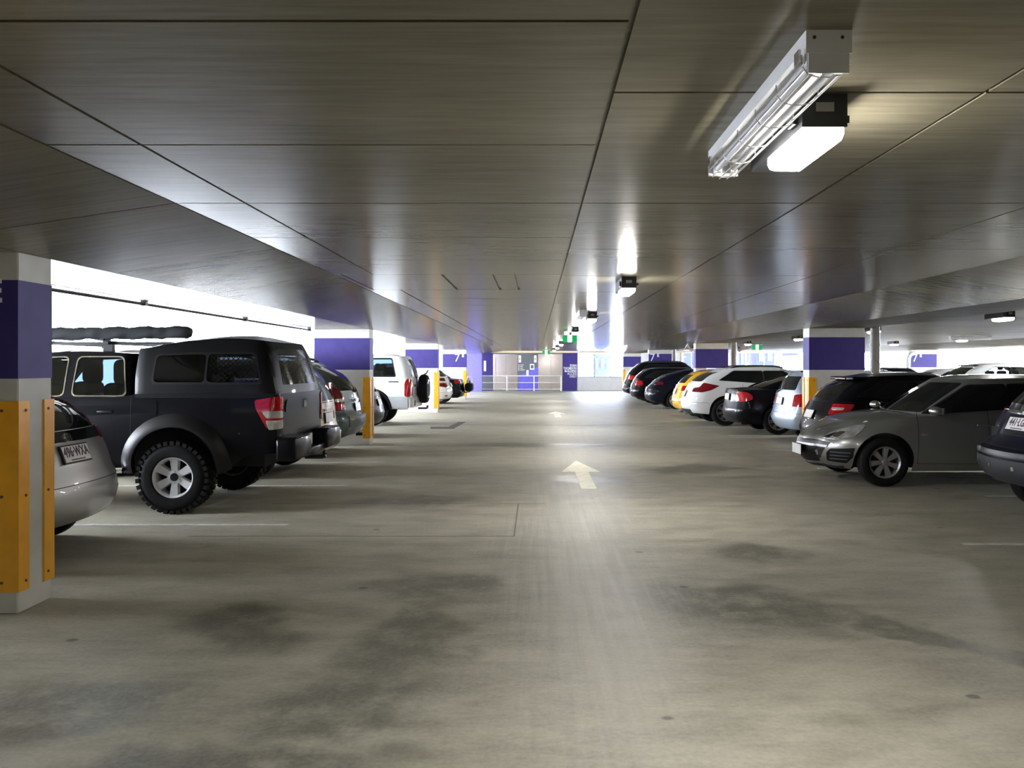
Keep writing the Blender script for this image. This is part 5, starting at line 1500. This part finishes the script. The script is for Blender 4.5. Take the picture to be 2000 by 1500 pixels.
# ================================================================== right hand row
# ---- black SUV cropped by the picture edge ----------------------------------------------------
sp = gen(P_NAVY, L=4.5, W=0.90, H=1.68, belt=(1.10, 1.03), hood=0.93, xr=(0.30, 0.98), rearmid=0.56, gc=0.32, axles=(0.92, 3.55), wheel=(0.35, 0.22, 0.215, 'five', M_ALLOY), R=(0.34, 0.40, 0.10), h=0.07,
         rearp=[(0.32, 0.22), (0.42, 0.06), (0.55, 0.0), (0.68, 0.0), (0.74, 0.05), (0.78, 0.13), (0.95, 0.19), (1.10, 0.27), (1.2, 0.33)], rw=[(-0.62, 1.17), (0.62, 1.17), (0.54, 1.52), (-0.54, 1.52)])
sp['details'] += [('bumper_cladding', M_CLAD, 'rear', [(-0.70, 0.38), (0.70, 0.38), (0.72, 0.62), (-0.72, 0.62)], 0.006, 0.01, {'r': 0.03}),
                  ('bumper_cladding', M_CLAD, 'wr', [(-0.12, 0.42), (0.30, 0.44), (0.34, 0.62), (-0.12, 0.62)], 0.006, 0.01, {'r': 0.02}),
                  ('tail_lamp', M_DRED, 'wr', [(-0.06, 0.98), (0.18, 0.98), (0.26, 1.12), (-0.02, 1.12)], 0.01, 0.016), ('tail_lamp_upper', M_DRED, 'u0wr', [(-0.02, 1.14), (0.10, 1.12), (0.10, 1.45), (0.02, 1.45)], 0.01, 0.016),
                  rearbox('chrome_garnish', M_CHROME, -0.36, 0.36, 1.075, 1.10, 0.022, 0.03, 0.01),
                  ('badge', M_CHROME, 'rear', [(-0.06, 1.085), (0.06, 1.085), (0.07, 1.16), (-0.07, 1.16)], 0.034, 0.012, {'r': 0.04}),
                  ('bumper_step', M_TRIM, 'rear', [(-0.66, 0.645), (0.66, 0.645), (0.66, 0.70), (-0.66, 0.70)], 0.008, 0.012)]
for y in (-0.58, -0.2, 0.2, 0.58):
    sp['details'].append(('parking_sensor', M_CHROME, 'rear', [(y + 0.022 * math.cos(a), 0.545 + 0.022 * math.sin(a)) for a in [k * PI / 5 for k in range(10)]], 0.012, 0.010, {'r': 0, 'h': 0.03}))
sp['seams'] = [('rear', [(-0.42, 0.86), (-0.36, 1.06)]), ('rear', [(0.42, 0.86), (0.36, 1.06)]), ('rear', [(-0.42, 0.86), (0.42, 0.86)]), ('rear', [(-0.68, 0.74), (0.68, 0.74)])]
sp['wiper'] = (0.0, 1.19, -0.4, 1.25)
c = build_car('compact_suv', sp, (4.70, 8.3, 0), 0, 'black SUV with plate 441 LGA cropped by the picture edge', 'suv')
plate(c, (0.185, 0, 0.975), 0.35, '441·LGA')

# ---- gunmetal hatchback parked nose out --------------------------------------------------------
L = 4.46; W = 0.875
sp = gen(P_GREY, L=L, W=W, H=1.45, belt=(1.02, 0.915), hood=0.66, xr=(0.22, 0.85), ws=(3.22, 2.40), gc=0.20, axles=(0.96, 3.60), wheel=(0.318, 0.205, 0.212, 'seven', M_HUBCAP), h=0.06, ar=0.372,
         frontp=[(0.16, 0.34), (0.22, 0.16), (0.32, 0.05), (0.45, 0.0), (0.54, 0.01), (0.60, 0.04), (0.66, 0.10), (0.72, 0.20), (1.0, 0.7)],
         dlo=[(0.95, 1.08), (3.02, 0.945), (2.42, 1.30), (1.25, 1.33)], trim_mat=M_TRIM)
sp['belt'] = [(0, 1.01), (0.8, 1.01), (1.8, 0.975), (2.7, 0.935), (3.15, 0.905), (3.6, 0.855), (3.95, 0.79), (4.2, 0.715), (4.34, 0.655), (4.46, 0.60)]
sp['F'] = (0.50, 0.62, 0.15); sp['crown'] = 0.075
sp['mirror'] = (3.02, 0.985, P_GREY)
sp['handles'] = [(1.6, 0.83), (2.35, 0.80)]
sp['details'] += [('grille', M_TRIM, 'front', [(-0.60, 0.555), (-0.3, 0.575), (0.3, 0.575), (0.60, 0.555), (0.45, 0.40), (0.26, 0.27), (-0.26, 0.27), (-0.45, 0.40)], 0.003, 0.006, {'r': 0.03}),
                  ('grille_bar', P_GREY, 'front', [(-0.54, 0.485), (0.54, 0.485), (0.57, 0.515), (-0.57, 0.515)], 0.012, 0.012, {'r': 0.008}),
                  ('fog_vent', M_TRIM, 'wf', [(-0.20, 0.30), (0.02, 0.29), (0.13, 0.38), (0.16, 0.50), (-0.10, 0.475), (-0.15, 0.42)], 0.003, 0.005, {'r': 0.02}),
                  ('front_lip', M_TRIM, 'front', [(-0.55, 0.205), (0.55, 0.205), (0.60, 0.245), (-0.60, 0.245)], 0.01, 0.02, {'r': 0.01}),
                  ('headlamp', plain('headlamp_lens', (0.52, 0.52, 0.51), 0.12, 0.45, coat=1.0, var=0.3, scale=14), 'wf', [(-0.30, 0.605), (-0.04, 0.60), (0.08, 0.65), (0.06, 0.73), (-0.01, 0.80), (-0.10, 0.775), (-0.20, 0.70)], 0.004, 0.008, {'r': 0.02}),
                  ('lamp_bowl', M_CHROME, 'wf', [(-0.14, 0.625), (-0.06, 0.62), (-0.05, 0.70), (-0.13, 0.70)], 0.008, 0.004, {'r': 0.05}),
                  ('lamp_shroud', M_TRIM, 'wf', [(-0.28, 0.612), (-0.16, 0.612), (-0.15, 0.69)], 0.008, 0.004, {'r': 0.01}),
                  ('side_indicator', M_CLEARL, 'side', [(3.06, 0.665), (3.14, 0.665), (3.14, 0.695), (3.06, 0.695)], 0.008, 0.01, {'r': 0.012}),
                  ('bonnet_badge', M_CHROME, 'front', [(-0.07, 0.60), (0.07, 0.60), (0.06, 0.64), (-0.06, 0.64)], 0.012, 0.01)]
for k in range(3): sp['details'].append(('vent_slat', M_GREY, 'wf', [(-0.13 + 0.015 * k, 0.335 + 0.045 * k), (0.05 + 0.03 * k, 0.335 + 0.045 * k), (0.05 + 0.03 * k, 0.347 + 0.045 * k), (-0.13 + 0.015 * k, 0.347 + 0.045 * k)], 0.008, 0.006, {'r': 0}))
c = build_car('hatchback', sp, (8.11, 11.42, 0), PI, 'gunmetal grey hatchback parked nose out with its bonnet to the lane')
plate(c, (L + 0.012, 0, 0.42), 0.0, None, True)

# ---- black hatchback behind it ----------------------------------------------------------------
sp = gen(P_BLACK, L=4.1, W=0.85, H=1.46, belt=(0.98, 0.93), xr=(0.20, 0.72), rearmid=0.38, gc=0.2, axles=(0.85, 3.35), wheel=(0.31, 0.2, 0.2, 'five', M_ALLOY), h=0.075, R=(0.3, 0.32, 0.08))
sp['details'] += [('tail_lamp', M_RED, 'wr', [(-0.14, 0.78), (0.14, 0.78), (0.20, 0.95), (-0.12, 0.95)], 0.012, 0.02, {'r': 0.04}), ('lamp_lens', M_CLEARL, 'wr', [(-0.10, 0.85), (0.06, 0.85), (0.07, 0.89), (-0.10, 0.89)], 0.018, 0.006)]
sp['upper'][0]['aerial'] = (1.35, 0.0, 0.14, 0.22)
c = build_car('hatchback', sp, (4.55, 13.85, 0), 0, 'black hatchback just behind the gunmetal grey car')
plate(c, (0.06, 0, 0.76), 0.15)
s_ = rbox(0.60, 1.15, -0.52, 0.52, 1.335, 1.385, 0.02, 2).build('roof_spoiler', P_BLACK, c)
rbox(0.588, 0.605, -0.22, 0.22, 1.34, 1.366, 0.004, 1).build('brake_lamp', M_DRED, s_)

# ---- pale blue hatchback beside the column -----------------------------------------------------
sp = gen(P_PALEBLUE, L=4.2, W=0.85, H=1.52, belt=(1.02, 0.95), xr=(0.14, 0.42), rearmid=0.24, gc=0.22, axles=(0.85, 3.4), wheel=(0.31, 0.2, 0.2, 'five', M_ALLOY), R=(0.25, 0.26, 0.06))
sp['details'] += [('tail_lamp', M_RED, 'wr', [(-0.10, 0.74), (0.12, 0.74), (0.16, 0.92), (0.08, 1.0), (-0.08, 0.98)], 0.012, 0.02, {'r': 0.04})]
sp['wiper'] = (0.35, 1.02, -0.1, 1.10)
c = build_car('hatchback', sp, (5.02, 17.15, 0), 0, 'pale blue hatchback peeking out behind the purple column')
plate(c, (0.07, 0, 0.84), 0.12)
rbox(0.34, 0.62, -0.56, 0.56, 1.43, 1.47, 0.014, 2).build('roof_spoiler', P_BLACK, c)

# ---- black sedan -------------------------------------------------------------------------------
sp = gen(P_BLACK, L=4.6, W=0.90, H=1.43, belt=(1.02, 0.94), xr=(0.62, 1.75), rearmid=1.10, deckx=0.5, gc=0.2, axles=(1.02, 3.8), wheel=(0.335, 0.235, 0.24, 'double', M_ALLOYD), h=0.075, R=(0.26, 0.34, 0.08), dlo=[(1.55, 1.06), (3.1, 0.98), (2.55, 1.28), (1.95, 1.30)])
sp['details'] += [('tail_lamp', M_RED, 'wr', [(-0.24, 0.76), (0.0, 0.74), (0.20, 0.80), (0.17, 0.90), (0.04, 0.965), (-0.22, 0.965)], 0.012, 0.02, {'r': 0.05}), rearbox('boot_lip', P_BLACK, -0.6, 0.6, 0.985, 1.015, 0.012, 0.02), rearbox('lower_valance', M_TRIM, -0.5, 0.5, 0.26, 0.36)]
c = build_car('sedan', sp, (4.48, 19.45, 0), 0, 'black sedan with glowing red tail lamp between the pale blue hatchback and white wagon')
c['label'] = 'black sedan with bright red tail lamp between pale blue hatchback and white wagon'
plate(c, (0.03, 0, 0.84), 0.1)

# ---- white wagon ---------------------------------------------------------------------------------
sp = gen(P_WHITE, L=4.6, W=0.92, H=1.57, belt=(1.10, 1.0), hood=0.86, xr=(0.28, 1.0), rearmid=0.56, gc=0.26, axles=(1.0, 3.75), wheel=(0.36, 0.24, 0.245, 'double', M_ALLOYD), h=0.075, R=(0.30, 0.36, 0.08), rails=(1.2, 2.55, 0.63, 0.04, M_TRIM),
         rearp=[(0.26, 0.2), (0.38, 0.05), (0.56, 0.0), (0.66, 0.03), (0.8, 0.09), (1.10, 0.24), (1.22, 0.3)], dlo=[(0.88, 1.19), (3.2, 1.04), (2.55, 1.42), (1.25, 1.42)])
sp['details'] += [('tail_lamp', M_DRED, 'wr', [(-0.26, 0.88), (0.10, 0.87), (0.30, 0.93), (0.46, 1.04), (0.02, 1.12), (-0.02, 1.0), (-0.24, 0.97)], 0.012, 0.02, {'r': 0.03}), ('lower_cladding', M_CLAD, 'rear', [(-0.6, 0.28), (0.6, 0.28), (0.66, 0.42), (-0.66, 0.42)], 0.006, 0.01),
                  ('fuel_flap', P_WHITE, 'side', [(1.0, 0.88), (1.18, 0.88), (1.18, 1.03), (1.0, 1.03)], 0.004, 0.005, {'r': 0.03, 'one': False})]
c = build_car('crossover_wagon', sp, (3.93, 22.2, 0), 0, 'white crossover wagon with roof rails and swept red tail lamps', 'suv')
plate(c, (0.06, 0, 0.82), 0.2)
rbox(0.80, 1.10, -0.60, 0.60, 1.47, 1.505, 0.014, 2).build('roof_spoiler', P_WHITE, c)
for y in (-0.45, 0.45): MB().tube([(0.02, y, 0.30), (0.14, y, 0.30)], 0.035, 10).build('exhaust', M_CHROME, c)

# ---- yellow hatchback ---------------------------------------------------------------------------
sp = gen(P_YELLOW, L=4.0, W=0.85, H=1.46, belt=(1.0, 0.95), xr=(0.18, 0.66), gc=0.22, axles=(0.8, 3.25), h=0.1)
sp['details'] += [wrbox('tail_lamp', M_RED, -0.14, 0.14, 0.82, 0.97)]
c = build_car('hatchback', sp, (4.15, 24.95, 0), 0, 'yellow hatchback between the white wagon and black cars')
plate(c, (0.06, 0, 0.80), 0.15)
# ---- black fastback with bright alloy wheels -----------------------------------------------------
sp = gen(P_NAVY, L=4.5, W=0.90, H=1.46, belt=(1.02, 0.96), xr=(0.35, 1.25), rearmid=0.70, gc=0.22, axles=(1.0, 3.65), wheel=(0.34, 0.23, 0.24, 'double', M_ALLOY), h=0.1)
sp['details'] += [('tail_lamp', M_DRED, 'wr', [(-0.25, 0.88), (0.2, 0.88), (0.1, 0.98), (-0.25, 0.97)], 0.012, 0.02), rearbox('chrome_strip', M_CHROME, -0.4, 0.4, 0.90, 0.92)]
c = build_car('fastback', sp, (4.03, 30.3, 0), 0, 'navy black fastback with bright alloy wheel beyond the yellow hatchback')
plate(c, (0.04, 0, 0.72), 0.1)
# ---- black wagon ---------------------------------------------------------------------------------
sp = gen(P_BLACK, L=4.5, W=0.88, H=1.50, belt=(1.0, 0.95), xr=(0.18, 0.62), gc=0.24, axles=(0.95, 3.6), h=0.1)
sp['details'] += [('tail_lamp', M_RED, 'wr', [(-0.22, 0.78), (0.22, 0.78), (0.12, 0.96), (-0.18, 0.96)], 0.012, 0.02, {'r': 0.05}), rearbox('chrome_strip', M_CHROME, -0.5, 0.5, 0.62, 0.65)]
c = build_car('station_wagon', sp, (3.85, 33.6, 0), 0, 'black station wagon with large red tail lamp, second from the end on that side')
c['label'] = 'black station wagon with large red tail lamp, second furthest car in its row'
plate(c, (0.06, 0, 0.80), 0.15)
# ---- black SUV at the end ------------------------------------------------------------------------
sp = gen(P_BLACK, L=4.7, W=0.92, H=1.76, belt=(1.14, 1.08), hood=0.98, xr=(0.22, 0.75), gc=0.3, axles=(0.95, 3.7), wheel=(0.36, 0.23, 0.23, 'five', M_ALLOY), h=0.1, rails=(0.95, 2.65, 0.64, 0.05, M_TRIM))
sp['details'] += [wrbox('tail_lamp', M_RED, -0.20, 0.2, 0.95, 1.12), rearbox('chrome_strip', M_CHROME, -0.5, 0.5, 0.70, 0.74)]
c = build_car('large_suv', sp, (3.9, 37.0, 0), 0, 'black SUV, furthest car in its row beside the end wall', 'suv')
plate(c, (0.06, 0, 0.85), 0.15)

# ---- far row by the daylight ---------------------------------------------------------------------
sp = gen(P_WHITE, L=4.55, W=0.92, H=1.67, belt=(1.16, 1.06), hood=0.95, xr=(0.30, 0.95), gc=0.3, axles=(0.95, 3.6), wheel=(0.36, 0.23, 0.23, 'five', M_ALLOY), h=0.1, glass=M_GLASS, dlo=[(1.0, 1.26), (3.2, 1.12), (2.6, 1.49), (1.5, 1.51)])
sp['upper'][0]['rear_glass'] = M_GLASS_D
sp['seats'] = [(1.5, 1.0, (-0.4, 0.4)), (2.4, 1.0, (-0.4, 0.4))]
sp['details'] += [wrbox('tail_lamp', M_RED, -0.2, 0.25, 0.98, 1.10)]
c = build_car('crossover_suv', sp, (15.45, 31.0, 0), 0, 'white SUV with see-through side windows in the far row', 'suv')
rbox(0.80, 1.2, -0.56, 0.56, 1.55, 1.60, 0.02, 2).build('roof_spoiler', M_TRIM, c)
sp = gen(P_WHITE, L=4.3, W=0.88, H=1.46, belt=(1.02, 0.96), xr=(0.25, 1.0), gc=0.22, h=0.1)
sp['details'] += [wrbox('tail_lamp', M_RED, -0.2, 0.2, 0.85, 0.97)]
build_car('hatchback', sp, (15.3, 33.7, 0), 0, 'low white hatchback with dark rear glass in the far row')
sp = gen(P_BLACK, L=4.5, W=0.88, H=1.48, belt=(1.0, 0.95), xr=(0.2, 0.7), gc=0.24, h=0.1, rails=(0.95, 2.45, 0.6, 0.04, M_CHROME))
sp['details'] += [wrbox('tail_lamp', M_RED, -0.2, 0.2, 0.85, 0.97)]
build_car('station_wagon', sp, (13.9, 36.3, 0), 0, 'black wagon roof showing behind the grey down pipe in the far row')
